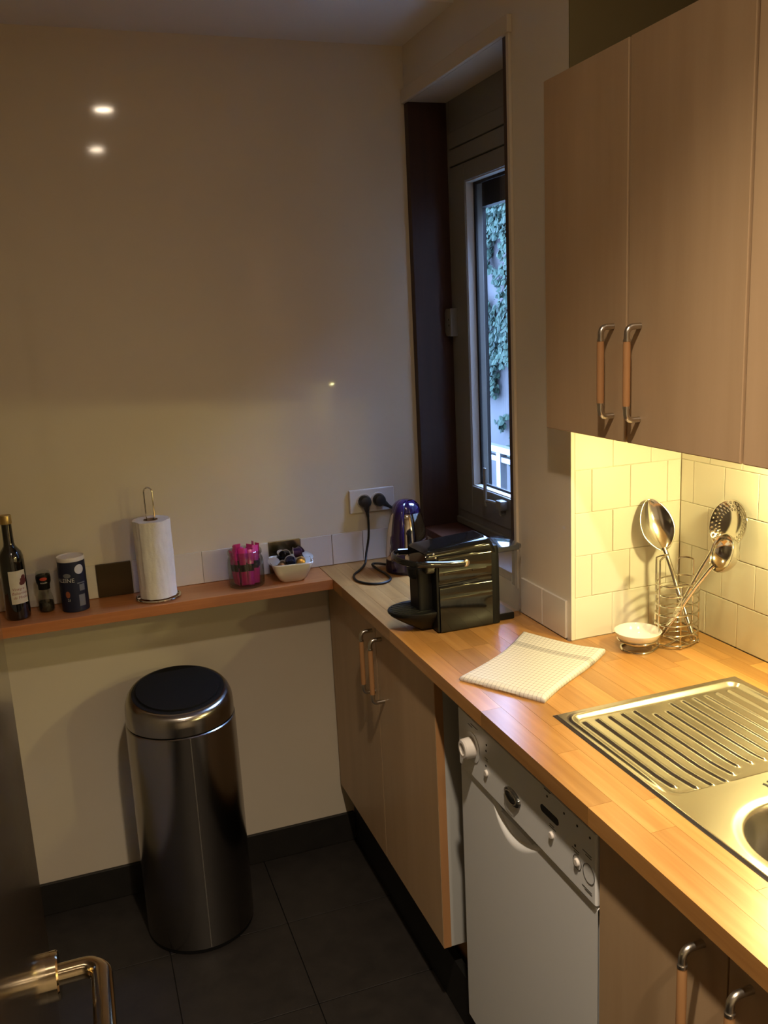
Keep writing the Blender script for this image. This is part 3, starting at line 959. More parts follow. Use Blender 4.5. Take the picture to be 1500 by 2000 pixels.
def roll_pt(u, v):
    t = 2 * math.pi * u
    wr = 0.0018 * noise.noise(Vector((math.cos(t) * 2.2 + 5, math.sin(t) * 2.2, v * 3))) + 0.0011 * noise.noise(Vector((math.cos(t) * 6, math.sin(t) * 6 + 2, v * 5 + u * 8)))
    r = 0.0475 + wr + (0.0022 if 0.62 < u < 0.98 else 0) * sst(0.62, 0.63, u)
    return (KX + r * math.cos(t), KY + r * math.sin(t), 0.9075 + 0.207 * v + 0.002 * noise.noise(Vector((math.cos(t) * 3, math.sin(t) * 3, v * 2))))
g.grid(roll_pt, 120, 40)
def cap_pt(u, v):
    t = 2 * math.pi * u
    r0 = roll_pt(u, 1.0)
    c = Vector((KX + 0.017 * math.cos(t), KY + 0.017 * math.sin(t), 1.113))
    return Vector(r0).lerp(c, v)
g.grid(cap_pt, 120, 6)
g.grid(lambda u, v: Vector(roll_pt(u, 0.0)).lerp(Vector((KX + 0.017 * math.cos(2 * math.pi * u), KY + 0.017 * math.sin(2 * math.pi * u), 0.9075)), v), 120, 2)
pr = thing('paper_towel_roll', 'white paper towel roll standing on the chrome holder', 'paper roll', (KX, KY, 0.9075))
g.obj('paper', 'paper', pr, smooth=60)
G().lathe([(0.0185, 0.908), (0.0185, 1.1145), (0.0165, 1.1145), (0.0165, 0.908)], c=(KX, KY, 0), n=32, cap0=False, cap1=False).obj('core', 'card', pr)

# metal plates in the tile row
tag(G().box((-0.9455, -0.0075, 0.9015), (-0.8545, -0.0005, 0.9925), 0.0012).obj('metal_plate', 'bronze', org=(-0.9, -0.004, 0.9)), 'dark bronze square plate left of the paper towel roll', 'plate', 'metal plates in the tile row')
tag(G().box((-0.4735, -0.0075, 0.9015), (-0.3815, -0.0005, 0.9935), 0.0012).obj('metal_plate', 'steelplate', org=(-0.43, -0.004, 0.9)), 'shiny steel square plate behind the bowl of capsules', 'plate', 'metal plates in the tile row')

# vinegar bottle
OX, OY = -1.144, -0.078
vb = thing('vinegar_bottle', 'tall dark vinegar bottle with gold cap and white label', 'bottle', (OX, OY, 0.9))
G().lathe([(0.026, 0.9), (0.0285, 0.902), (0.0300, 0.907), (0.0300, 1.050), (0.0292, 1.062), (0.0255, 1.074), (0.0185, 1.083), (0.0140, 1.090), (0.0128, 1.098), (0.0122, 1.145), (0.0122, 1.150)], c=(OX, OY, 0), n=56).obj('glass_body', 'bottle', vb)
G().lathe([(0.0136, 1.146), (0.0140, 1.148), (0.0140, 1.166), (0.0132, 1.168)], c=(OX, OY, 0), n=40).obj('cap', 'goldcap', vb)
va = math.atan2(CAM.y - OY, CAM.x - OX)
g = G()
wrap_patch(g, (OX, OY), 0.03015, va - 0.42, va + 1.05, 0.944, 1.029, 24)
lb = g.obj('label', 'label', vb)
g = G()
for t, z, r in ((0.66, 1.004, 0.0062), (0.80, 1.010, 0.0066), (0.56, 0.996, 0.0058), (0.74, 0.997, 0.0060), (0.90, 1.001, 0.0062)):
    wrap_disc(g, (OX, OY), 0.0303, va + t, z, r, r)
g.obj('grapes', 'grape', lb)
g = G()
wrap_text(g, 'Vinaigre', 0.0095, (OX, OY), 0.0303, va - 0.22, 0.979, 0.25)
wrap_text(g, 'Balsamique', 0.0100, (OX, OY), 0.0303, va - 0.30, 0.968, 0.25)
wrap_text(g, 'de Modène', 0.0095, (OX, OY), 0.0303, va - 0.22, 0.957, 0.25)
g.obj('lettering', 'inkred', lb, smooth=0)

# pepper grinder
PX, PY = -1.077, -0.052
pg = thing('pepper_grinder', 'small glass pepper grinder with red label between bottle and canister', 'grinder', (PX, PY, 0.9))
G().lathe([(0.0175, 0.9), (0.0200, 0.903), (0.0205, 0.912), (0.0195, 0.930), (0.0150, 0.950), (0.0135, 0.962)], c=(PX, PY, 0), n=40).obj('glass', 'clear', pg)
G().lathe([(0.0165, 0.9025), (0.0185, 0.905), (0.0188, 0.914), (0.0182, 0.926), (0.004, 0.929)], c=(PX, PY, 0), n=32).obj('peppercorns', 'pepper', pg)
cl = G().lathe([(0.0145, 0.960), (0.0150, 0.972), (0.0178, 0.979), (0.0185, 0.990), (0.0175, 0.997)], c=(PX, PY, 0), n=40).obj('grinding_head', 'black', pg)
G().lathe([(0.0172, 0.997), (0.0178, 1.001), (0.0165, 1.006), (0.008, 1.009)], c=(PX, PY, 0), n=40).obj('cap', 'clear', pg)
pa = math.atan2(CAM.y - PY, CAM.x - PX)
g = G()
wrap_disc(g, (PX, PY), 0.0188, pa, 0.9895, 0.0095, 0.0045)
g.obj('red_label', 'redlabel', cl)
g = G()
wrap_text(g, 'moulin', 0.0065, (PX, PY), 0.0180, pa, 0.9775, anchor='mid')
g.obj('lettering', 'inkwhite', cl, smooth=0)

# salt canister
TX, TY = -1.005, -0.072
sc = thing('salt_canister', 'navy blue cardboard salt canister with white lid', 'canister', (TX, TY, 0.9))
G().lathe([(0.0325, 0.9), (0.0340, 0.901), (0.0340, 1.034)], c=(TX, TY, 0), n=56).obj('tube', 'navy', sc)
G().lathe([(0.0346, 1.033), (0.0350, 1.035), (0.0350, 1.041), (0.0335, 1.0435), (0.0315, 1.0425), (0.0305, 1.041)], c=(TX, TY, 0), n=56).obj('lid', 'whiteplastic', sc)
ta = math.atan2(CAM.y - TY, CAM.x - TX)
RS = 0.0342
g = G()
wrap_text(g, 'BALEINE', 0.0155, (TX, TY), RS, ta + 0.10, 0.980, anchor='right')
wrap_text(g, '21', 0.009, (TX, TY), RS, ta - 0.55, 0.930)
g.obj('lettering', 'inkwhite', sc, smooth=0)
g = G()
wrap_disc(g, (TX, TY), RS, ta + 0.55, 1.012, 0.0125, 0.0125)
g.obj('white_spot', 'inkwhite', sc)
g = G()
wrap_disc(g, (TX, TY), RS, ta - 0.42, 0.998, 0.010, 0.006)
wrap_patch(g, (TX, TY), RS, ta + 0.42, ta + 0.86, 0.955, 0.972)
wrap_patch(g, (TX, TY), RS, ta + 0.28, ta + 0.92, 0.9745, 0.9775)
wrap_patch(g, (TX, TY), RS, ta + 0.30, ta + 0.80, 0.915, 0.945)
g.obj('grey_print', 'inkgrey', sc)
g = G()
wrap_disc(g, (TX, TY), RS, ta - 0.50, 0.948, 0.006, 0.009)
g.obj('orange_print', 'inkorange', sc)

# glass jar with sugar sticks
JX, JY = -0.556, -0.080
jr = thing('glass_jar', 'clear glass jar full of pink sugar sticks on the shelf', 'jar', (JX, JY, 0.9))
prof = [(0.043, 0.9005), (0.0475, 0.9015), (0.0495, 0.908), (0.0495, 0.968), (0.0475, 0.978), (0.0440, 0.984), (0.0445, 0.988), (0.0465, 0.991), (0.0465, 0.999), (0.0450, 1.001),
        (0.0435, 0.999), (0.0430, 0.986), (0.0460, 0.976), (0.0480, 0.967), (0.0480, 0.910), (0.0455, 0.9065), (0.002, 0.906)]
G().lathe(prof, c=(JX, JY, 0), n=56, cap1=True).obj('glass', 'clear', jr)
proto = None
rj = random.Random(5)
k = 0
for ringr, cnt in ((0.030, 10), (0.014, 6)):
    for i in range(cnt):
        t = 2 * math.pi * i / cnt + rj.uniform(-.12, .12)
        r = ringr + rj.uniform(-.002, .002)
        h = 0.098 + rj.uniform(-.006, .012)
        x, y = JX + r * math.cos(t), JY + r * math.sin(t)
        root = thing('sugar_stick', 'pink paper sugar stick with dark band standing in the glass jar', 'sugar stick', (x, y, 0.9075), 'sugar sticks in the jar')
        root.rotation_euler = (rj.uniform(-.11, .11), rj.uniform(-.11, .11), t + math.pi / 2 + rj.uniform(-.5, .5))
        if proto is None:
            b_ = G()
            b_.grid(lambda u, v: (x + (0.0090 if 0.04 < v < 0.96 else 0.0100) * math.cos(2 * math.pi * u),
                                  y + (0.0040 * math.sin(math.pi * min(1, max(0, v)) ) ** 0.35 * math.sin(2 * math.pi * u) if 0 < v < 1 else 0.0003 * math.sin(2 * math.pi * u)), 0.9075 + 0.1 * v), 14, 12)
            body = b_.obj('sachet', 'pink', root)
            bb = G()
            bb.grid(lambda u, v: (x + 0.0094 * math.cos(2 * math.pi * u), y + 0.0044 * math.sin(2 * math.pi * u), 0.9075 + 0.040 + 0.020 * v), 14, 1)
            band = bb.obj('band', 'darkband', root)
            proto = (body, band)
        else:
            for o in proto:
                c = o.copy(); COL.objects.link(c); c.parent = root
        root.scale = (1, 1, h / 0.1)

# bowl of coffee capsules
QX, QY = -0.430, -0.080
bw = thing('capsule_bowl', 'square white ceramic bowl holding coffee capsules', 'bowl', (QX, QY, 0.9))
g = G()
def sq(t, s, p=5.0):
    c, d = math.cos(t), math.sin(t)
    r = s / ((abs(c) ** p + abs(d) ** p) ** (1 / p))
    return r * c, r * d
ba = -0.10
prof = [(0.000, 0.9045), (0.022, 0.9045), (0.026, 0.901), (0.031, 0.9005), (0.037, 0.909), (0.046, 0.928), (0.0535, 0.950), (0.0545, 0.9545), (0.0535, 0.956), (0.0520, 0.954), (0.044, 0.931), (0.034, 0.911), (0.028, 0.9075), (0.0005, 0.907)]
def bowl_pt(u, v):
    t = 2 * math.pi * u
    i = min(int(v * (len(prof) - 1)), len(prof) - 2)
    f = v * (len(prof) - 1) - i
    s = 1.06 * (prof[i][0] * (1 - f) + prof[i + 1][0] * f)
    z = prof[i][1] * (1 - f) + prof[i + 1][1] * f
    x, y = sq(t, s, 2.2 + 5 * min(1, s / 0.05))
    return (QX + x * math.cos(ba) - y * math.sin(ba), QY + x * math.sin(ba) + y * math.cos(ba), z)
g.grid(bowl_pt, 72, len(prof) - 1)
g.obj('ceramic', 'ceramic', bw, smooth=50)
CAP = [(0.0085, 0.0), (0.0115, 0.002), (0.0128, 0.006), (0.0140, 0.020), (0.0146, 0.0225)]
def capsule(label, col, pos, axis):
    a = Vector(axis).normalized()
    q = Vector((0, 0, 1)).rotation_difference(a).to_matrix().to_4x4()
    mt = Matrix.Translation(Vector(pos)) @ q
    r = thing('coffee_capsule', label, 'capsule', pos, 'coffee capsules in the white bowl')
    G().lathe(CAP, n=28, mtx=mt).obj('cup', col, r)
    G().lathe([(0.0146, 0.0222), (0.0166, 0.0224), (0.0166, 0.0236), (0.0140, 0.0242), (0.004, 0.0245)], n=28, mtx=mt).obj('foil_rim', 'foil', r)
capsule('capsule with silver foil up at the left rim of the bowl', 'cap_brown', (-0.477, -0.072, 0.9365), (-0.05, -0.50, 0.86))
capsule('brown capsule lying at the front left of the bowl', 'cap_brown', (-0.463, -0.108, 0.944), (0.35, 0.85, -0.1))
capsule('navy capsule lying bottom outwards at the bowl front', 'cap_navy', (-0.436, -0.118, 0.953), (0.10, 1.0, 0.15))
capsule('gold capsule at the front of the bowl', 'cap_gold', (-0.409, -0.116, 0.951), (0.25, 0.9, -0.15))
capsule('capsule showing silver foil at the right front rim', 'cap_black', (-0.389, -0.090, 0.932), (0.10, -0.55, 0.85))
capsule('black capsule with silver rim behind the navy one', 'cap_black', (-0.452, -0.076, 0.970), (0.55, 0.65, -0.25))
capsule('violet capsule on top of the heap', 'cap_violet', (-0.397, -0.088, 0.975), (-0.92, 0.25, -0.10))
capsule('dark violet capsule at the back right of the heap', 'cap_violet', (-0.386, -0.050, 0.975), (-0.75, -0.1, -0.55))
capsule('capsule with silver foil facing up at the right back rim', 'cap_black', (-0.383, -0.058, 0.938), (0.30, -0.45, 0.85))
capsule('black capsule with silver rim left of the heap top', 'cap_black', (-0.452, -0.050, 0.950), (0.25, -0.45, 0.85))
capsule('capsule half buried in the middle of the bowl', 'cap_navy', (-0.430, -0.078, 0.930), (0.1, 0.1, 1))

# wall socket
so = thing('wall_socket', 'white double wall socket above the tile row', 'socket', (-0.156, 0, 1.045))
G().box((-0.226, -0.010, 1.046), (-0.086, -0.0003, 1.116), 0.004, 3).obj('plate', 'whiteplastic', so)
for x in (-0.182, -0.1375):
    G().lathe([(0.0225, 0.0), (0.0225, 0.003), (0.0205, 0.0035), (0.0195, 0.0012)], n=36, mtx=Matrix(((1, 0, 0, x), (0, 0, -1, -0.010), (0, 1, 0, 1.081), (0, 0, 0, 1)))).obj('outlet_rim', 'whiteplastic', so)
def plug(parent, x, z, dirx, dirz):
    mt = Matrix(((1, 0, 0, x), (0, 0, -1, -0.0105), (0, 1, 0, z), (0, 0, 0, 1)))
    g = G().lathe([(0.0175, 0.0), (0.0180, 0.008), (0.0172, 0.020), (0.0155, 0.024), (0.010, 0.0255)], n=32, mtx=mt)
    d = Vector((dirx, 0, dirz)).normalized()
    c = Vector((x, -0.026, z))
    g.tube([c + d * 0.006, c + d * 0.020, c + d * 0.030, c + d * 0.046], [0.0105, 0.0085, 0.0055, 0.0040], 12)
    return g.obj('plug', 'rubber', parent)

# kettle
EX, EY = -0.108, -0.158
kt = thing('electric_kettle', 'purple and chrome cone-shaped electric kettle by the socket', 'kettle', (EX, EY, 0.9))
G().lathe([(0.060, 0.9), (0.0635, 0.902), (0.0640, 0.914), (0.0620, 0.922), (0.0620, 0.936), (0.060, 0.938)], c=(EX, EY, 0), n=64).obj('base', 'purpledark', kt)
BP = [(0.0625, 0.937), (0.0630, 0.946), (0.0605, 0.972), (0.0570, 1.000), (0.0525, 1.026), (0.0470, 1.050), (0.0420, 1.066), (0.0405, 1.069)]
G().lathe([(0.0615, 0.936)] + BP, c=(EX, EY, 0), n=72).obj('body', 'chrome', kt)
G().lathe([(0.0412, 1.0685), (0.0408, 1.074), (0.0375, 1.086), (0.0300, 1.096), (0.0190, 1.1025), (0.007, 1.105)], c=(EX, EY, 0), n=56).obj('lid', 'purple', kt)
ha = math.atan2(CAM.y - EY, CAM.x - EX) - 0.42
hd_ = Vector((math.cos(ha), math.sin(ha), 0))
side = Vector((-hd_.y, hd_.x, 0))
def strap(u, v):
    pts = smooth_path([(0.020, 1.1005), (0.044, 1.090), (0.062, 1.055), (0.072, 1.010), (0.075, 0.965), (0.073, 0.925), (0.066, 0.908)], 6)
    return pts
pp = [(0.014, 1.0985), (0.033, 1.0925), (0.0475, 1.074), (0.0560, 1.047), (0.0625, 1.010), (0.0665, 0.970), (0.0675, 0.935), (0.064, 0.912)]
pp = smooth_path([(p_[0], p_[1], 0) for p_ in pp], 6)
wd = lambda t: 0.013 + 0.007 * sst(0.0, 0.7, t)
g = G()
nP = len(pp) - 1
def strap_pt(u, v):
    i = min(int(v * nP), nP)
    p_ = pp[i]
    t = i / nP
    ang = 2 * math.pi * u
    hw, ht = wd(t), 0.0070
    tan = (pp[min(i + 1, nP)] - pp[max(i - 1, 0)]).normalized()
    nr = Vector((-tan.y, tan.x)) * -1
    off = ht * math.sin(ang)
    rr = p_.x + nr.x * off
    zz = p_.y + nr.y * off
    return Vector((EX, EY, 0)) + hd_ * rr + side * hw * math.cos(ang) + Vector((0, 0, zz))
g.grid(strap_pt, 24, nP)
g.obj('handle', 'purple', kt, smooth=60)
sp = Vector((math.cos(ha + math.pi), math.sin(ha + math.pi), 0))
g = G()
g.add([Vector((EX, EY, 0)) + sp * a_ + side * b_ * 1.0 + Vector((0, 0, z_)) for a_, b_, z_ in
       ((0.041, 0.014, 1.066), (0.041, -0.014, 1.066), (0.060, 0, 1.060), (0.050, 0.010, 1.032), (0.050, -0.010, 1.032))],
      [(0, 2, 1), (0, 3, 2), (1, 2, 4), (3, 4, 2), (0, 1, 4, 3)])
g.obj('spout', 'chrome', kt)
plug(kt, -0.182, 1.081, 0.12, -1)
cordp = [(-0.1765, -0.026, 1.036), (-0.1765, -0.026, 1.01), (-0.180, -0.028, 0.97), (-0.191, -0.034, 0.93), (-0.203, -0.055, 0.9065), (-0.232, -0.100, 0.9035), (-0.268, -0.150, 0.9035), (-0.277, -0.205, 0.9035),
         (-0.255, -0.248, 0.9035), (-0.222, -0.260, 0.9035), (-0.190, -0.235, 0.9035), (-0.184, -0.180, 0.9035), (-0.190, -0.125, 0.9045), (-0.192, -0.088, 0.9095), (-0.172, -0.086, 0.9085), (-0.145, -0.105, 0.9055), (-0.118, -0.130, 0.9050)]
G().tube(smooth_path(cordp, 8), 0.0034, 10).obj('power_cord', 'rubber', kt)

# coffee machine
cm = thing('coffee_machine', 'black capsule coffee machine with drip tray beside the kettle', 'coffee machine', (-0.16, -0.62, 0.9))
YN, YF = -0.684, -0.562
YM = (YN + YF) / 2
half = (YM - YN)
# shell: cross-section over the width, swept along x
sec = [(0.902, half - 0.002), (0.906, half), (1.0035, half), (1.0075, half - 0.0015), (1.0095, half - 0.0045), (1.0185, half - 0.0045), (1.0215, half - 0.002), (1.0265, half - 0.0015),
       (1.070, half - 0.0015), (1.0765, half - 0.003), (1.0805, half - 0.007)]
g = G()
loop = [(YM - w_, z_) for z_, w_ in sec] + [(YM + w_, z_) for z_, w_ in reversed(sec)]
g.prism(loop, 0, -0.2335, -0.104, 0.0)
g.obj('side_shell', 'blackgloss', cm, smooth=50)
g = G()
back = [(0.902, half - 0.004), (1.06, half - 0.004), (1.085, half - 0.010)]
loop = [(YM - w_, z_) for z_, w_ in back] + [(YM + w_, z_) for z_, w_ in reversed(back)]
g.prism(loop, 0, -0.104, -0.083, 0.003)
g.obj('back_shell', 'black', cm)
# rounded top with lever hinge
top = []
def top_pt(u, v):
    x = -0.262 + (-0.092 + 0.262) * u
    zc = 1.0945 + 0.012 * u
    if u > 0.93: zc -= 0.020 * ((u - 0.93) / 0.07) ** 2
    if u < 0.06: zc -= 0.006 * ((0.06 - u) / 0.06) ** 2
    a_ = math.pi * v
    hw = half - 0.006
    c, s__ = math.cos(a_), math.sin(a_)
    return (x, YM - hw * math.copysign(abs(c) ** 0.5, c), 1.070 + (zc - 1.070) * (s__ ** 0.55 if s__ > 0 else 0))
g = G()
g.grid(top_pt, 40, 28)
g.obj('top_cover', 'blackgloss', cm, smooth=60)
G().box((-0.262, YM - half + 0.008, 1.040), (-0.22, YM + half - 0.008, 1.090), 0.006).obj('brew_head', 'blackgloss', cm)
G().lathe([(0.018, 1.022), (0.022, 1.028), (0.024, 1.046)], c=(-0.262, YM, 0), n=32).obj('spout', 'black', cm)
G().box((-0.272, YM - 0.030, 0.92), (-0.230, YM + 0.030, 1.05), 0.006).obj('front_column', 'black', cm)
G().box((-0.240, YM - half + 0.003, 0.903), (-0.2335, YM + half - 0.003, 1.075), 0.002).obj('front_panel', 'black', cm)
# buttons
for dx in (0, 0.009):
    G().lathe([(0.0022, 0), (0.002, 0.0012)], n=12, mtx=Matrix(((1, 0, 0, -0.243 + dx * 0.5), (0, 0, -1, YM - half + 0.0065), (0, 1, 0, 1.086 - dx), (0, 0, 0, 1)))).obj('button', 'foil', cm)
# lever loop round the head
lp = [(-0.172, YN - 0.003, 1.058), (-0.215, YN - 0.005, 1.061), (-0.255, YN - 0.004, 1.066)]
for k in range(1, 12):
    t = math.pi * k / 12
    lp.append((-0.272 - 0.040 * math.sin(t), YM - (half + 0.003) * math.cos(t), 1.068 + 0.004 * math.sin(t)))
lp += [(-0.255, YF + 0.004, 1.066), (-0.215, YF + 0.005, 1.061), (-0.172, YF + 0.003, 1.058)]
G().tube(smooth_path(lp, 3), 0.0055, 10, flat=1.35).obj('lever', 'blackgloss', cm)
for yy, sgn in ((YN, -1), (YF, 1)):
    G().lathe([(0.0085, -0.002), (0.0085, 0.0060), (0.006, 0.0075)], n=20, mtx=Matrix(((1, 0, 0, -0.170), (0, 0, sgn, yy), (0, 1, 0, 1.059), (0, 0, 0, 1)))).obj('lever_pivot', 'chrome' if sgn < 0 else 'black', cm)
for xa, xb in ((-0.222, -0.166), (-0.153, -0.117)):
    G().box((xa, YN - 0.0005, 1.0365), (xb, YN + 0.004, 1.0415), 0.0012).obj('vent_rib', 'blackgloss', cm)
# drip tray: boat shape
def tray_outline(s, dx=0.0):
    o = []
    for k in range(25):
        t = -math.pi / 2 + math.pi * k / 24
        o.append((-0.262 + dx - (0.074 * s - dx * 0.0) * math.cos(t), YM + (half - 0.006) * (0.35 + 0.65 * s) * math.sin(t)))
    return [(-0.236, YM + o[-1][1] - YM)] + o[::-1] + [(-0.236, o[0][1])]
lev = [(0.9015, 0.06), (0.9065, 0.20), (0.924, 0.62), (0.938, 0.90), (0.946, 0.995), (0.9495, 1.0), (0.951, 0.985)]
g = G()
rg = []
for z_, s__ in lev:
    rg.append([g.bm.verts.new((x_, y_, z_)) for x_, y_ in tray_outline(s__)])
n_ = len(rg[0])
for A, B in zip(rg, rg[1:]):
    for i in range(n_):
        g.bm.faces.new((A[i], A[(i + 1) % n_], B[(i + 1) % n_], B[i]))
g.bm.faces.new(rg[0]); g.bm.faces.new(rg[-1])
tr = g.obj('drip_tray', 'black', cm)
for k in range(7):
    y_ = YM - 0.036 + 0.012 * k
    G().box((-0.262 - 0.066 * math.sqrt(max(0.05, 1 - ((y_ - YM) / 0.055) ** 2)), y_ - 0.0012, 0.9505), (-0.246, y_ + 0.0012, 0.9525)).obj('tray_slat', 'blackgloss', tr)
# water tank with lid
g = G()
tk = [(-0.082, -0.672), (-0.030, -0.672), (-0.020, -0.662), (-0.020, -0.584), (-0.030, -0.574), (-0.082, -0.574)]
g.prism(tk, 2, 0.918, 1.066, 0.003)
g.obj('water_tank', 'tank', cm)
G().prism([(x_ - 0.0 + (0.002 if x_ > -0.05 else 0), y_ + (-.002 if y_ < -0.62 else .002)) for x_, y_ in tk], 2, 1.066, 1.079, 0.004).obj('tank_lid', 'tanklid', cm)
G().box((-0.084, -0.668, 0.9005), (-0.040, -0.578, 0.9175), 0.003).obj('tank_base', 'black', cm)
plug(cm, -0.1375, 1.081, 0.75, -0.55)
G().tube(smooth_path([(-0.104, -0.026, 1.056), (-0.085, -0.030, 1.040), (-0.055, -0.045, 1.0), (-0.035, -0.10, 0.935), (-0.030, -0.16, 0.912), (-0.030, -0.22, 0.9055), (-0.032, -0.40, 0.9052), (-0.045, -0.52, 0.9052), (-0.06, -0.565, 0.9070)], 8), 0.0034, 10).obj('power_cord', 'rubber', cm)

# tea towel
c00, c10, c11, c01 = Vector((-0.305, -0.940, 0)), Vector((-0.210, -1.102, 0)), Vector((0.021, -0.946, 0)), Vector((-0.075, -0.775, 0))
def towel_base(u, v):
    p_ = c00.lerp(c10, u).lerp(c01.lerp(c11, u), v)
    eu, ev = (c10 - c00).normalized(), (c01 - c00).normalized()
    p_ = p_ + eu * 0.013 * math.sin(math.pi * v) * (1 - u) ** 2 - eu * 0.003 * math.sin(2 * math.pi * v) * u * u - ev * 0.012 * math.sin(math.pi * u) * v * v
    return p_
def towel_top(u, v):
    p_ = towel_base(u, v)
    e = min(u, 1 - u, v, 1 - v)
    z_ = 0.9125 + 0.0026 * noise.noise(Vector((u * 2.3, v * 2.7, 1))) + 0.004 * math.exp(-((v - 1) / 0.18) ** 2) * math.sin(math.pi * u)
    z_ += 0.003 * sst(0.7, 1.0, u) * sst(0.6, 1.0, v) - 0.0045 * (1 - sst(0, 0.035, e))
    return Vector((p_.x, p_.y, z_))
g = G()
g.grid(towel_top, 60, 60, uv=True)
lay = g.bm.loops.layers.uv.verify()
def towel_side(pu):
    for k in range(60):
        a_, b_ = pu(k / 60), pu((k + 1) / 60)
        A, B = towel_top(*a_), towel_top(*b_)
        for z0, z1, ins0, ins1 in ((0, 0.55, 0.0, 0.0), (0.55, 1, 0.0, 0.0)):
            cen = towel_base(0.5, 0.5)
            def at(P_, f):
                o = (P_ - Vector((cen.x, cen.y, P_.z))).normalized() * 0.0022 * math.sin(math.pi * f)
                return Vector((P_.x + o.x, P_.y + o.y, 0.9003 + (P_.z - 0.9003) * f))
            vs = [g.bm.verts.new(q) for q in (at(A, z0), at(B, z0), at(B, z1), at(A, z1))]
            f = g.bm.faces.new(vs)
            for l, q in zip(f.loops, (a_, b_, b_, a_)):
                l[lay].uv = q
for pu in (lambda t: (t, 0), lambda t: (1, t), lambda t: (1 - t, 1), lambda t: (0, 1 - t)):
    towel_side(pu)
tt = g.obj('tea_towel', 'towel', org=(-0.14, -0.94, 0.9), smooth=60)
tag(tt, 'folded white tea towel with grey check lying on the worktop', 'towel')

# utensil caddy with spoon rest
UX, UY, UR = 0.190, -0.958, 0.046
uc = thing('utensil_caddy', 'round steel wire utensil caddy in the tiled corner', 'caddy', (UX, UY, 0.9))
U = Vector((UX, UY, 0))
fwd = Vector((CAM.x - UX, CAM.y - UY, 0)).normalized()
lft = Vector((-rt.x, -rt.y, 0))
def up_(ang, z, r=UR):
    d_ = lft * math.cos(ang) + fwd * math.sin(ang)
    return U + d_ * r + Vector((0, 0, z))
for k in range(7):
    z_ = 0.908 + 0.0212 * k
    rgp = []
    for i in range(96):
        t = 2 * math.pi * i / 96
        rgp.append(up_(t, z_))
    G().tube(rgp, 0.0017, 8, closed=True).obj('ring_wire', 'wire', uc)
A0, A1 = -0.10, 0.62
lp = [up_(A0, 0.904), up_(A0, 1.082), up_(A0, 1.088)] + [up_(A0 + (A1 - A0) * k / 8, 1.090 + 0.005 * math.sin(math.pi * k / 8), UR - 0.022 * math.sin(math.pi * k / 8)) for k in range(1, 8)] + [up_(A1, 1.088), up_(A1, 1.082), up_(A1, 0.904)]
G().tube(lp, 0.0020, 8).obj('tall_loop', 'wire', uc)
lp = [up_(-2.35, 0.904), up_(-2.35, 1.070)] + [up_(-2.35 + 0.8 * k / 6, 1.072 + 0.003 * math.sin(math.pi * k / 6)) for k in range(7)] + [up_(-1.55, 1.070), up_(-1.55, 0.904)]
G().tube(lp, 0.0018, 8).obj('back_loop', 'wire', uc)
for a_ in (2.95, 1.75):
    g = G().tube([up_(a_, 0.9025), up_(a_, 1.036)], 0.0014, 6)
    g.lathe([(0.001, 0.9003), (0.0035, 0.902), (0.004, 0.905), (0.0025, 0.908)], c=tuple(up_(a_, 0)), n=12)
    g.obj('upright_wire', 'wire', uc)
G().tube([up_(0.9, 0.9045), up_(0.9 + math.pi, 0.9045)], 0.0017, 8).obj('floor_wire', 'wire', uc)
G().tube([up_(2.3, 0.9045), up_(2.3 + math.pi, 0.9045)], 0.0017, 8).obj('floor_wire', 'wire', uc)
DXc, DYc = 0.097, -0.952
D0 = Vector((DXc, DYc, 0))
e1, e2 = up_(A0, 0.9025), up_(A1, 0.9025)
lp = [e1] + [Vector((DXc + 0.034 * math.cos(t), DYc + 0.034 * math.sin(t), 0.9025)) for t in [math.radians(60 + 240 * k / 14) for k in range(15)]] + [e2]
G().tube(smooth_path(lp, 3), 0.0024, 8).obj('rest_foot', 'wire', uc)
rgp = [D0 + Vector((0.041 * math.cos(t), 0.041 * math.sin(t), 0.9235)) for t in [2 * math.pi * i / 48 for i in range(48)]]
G().tube(rgp, 0.0017, 8, closed=True).obj('rest_ring', 'wire', uc)
G().tube([D0 + Vector((0.041 * math.cos(-0.2), 0.041 * math.sin(-0.2), 0.9235)), up_(0.15, 0.929)], 0.0017, 8).obj('rest_arm', 'wire', uc)
ds = thing('spoon_rest_dish', 'small white oval dish in the wire rest beside the caddy', 'dish', (DXc, DYc, 0.908))
DP = [(0.012, 0.9085), (0.020, 0.909), (0.033, 0.917), (0.043, 0.929), (0.0475, 0.9385), (0.0480, 0.9405), (0.0465, 0.9412), (0.041, 0.931), (0.031, 0.9205), (0.018, 0.9145), (0.002, 0.9135)]
g = G().lathe(DP, c=(DXc, DYc, 0), n=56)
g.obj('ceramic', 'ceramic', ds, smooth=60)

# utensils: local frame, y axis along the handle towards the head, z = hollow side
def frame(foot, head, face):
    y_ = (Vector(head) - Vector(foot)).normalized()
    z_ = Vector(face)
    z_ = (z_ - y_ * z_.dot(y_)).normalized()
    x_ = y_.cross(z_)
    f = Vector(foot)
    return Matrix(((x_.x, y_.x, z_.x, f.x), (x_.y, y_.y, z_.y, f.y), (x_.z, y_.z, z_.z, f.z), (0, 0, 0, 1)))

def two_sided(g, fn, nu, nv, th, skip=None):
    """thin shell: front surface plus one set back by th along local z"""
    g.grid(fn, nu, nv, skip=skip)

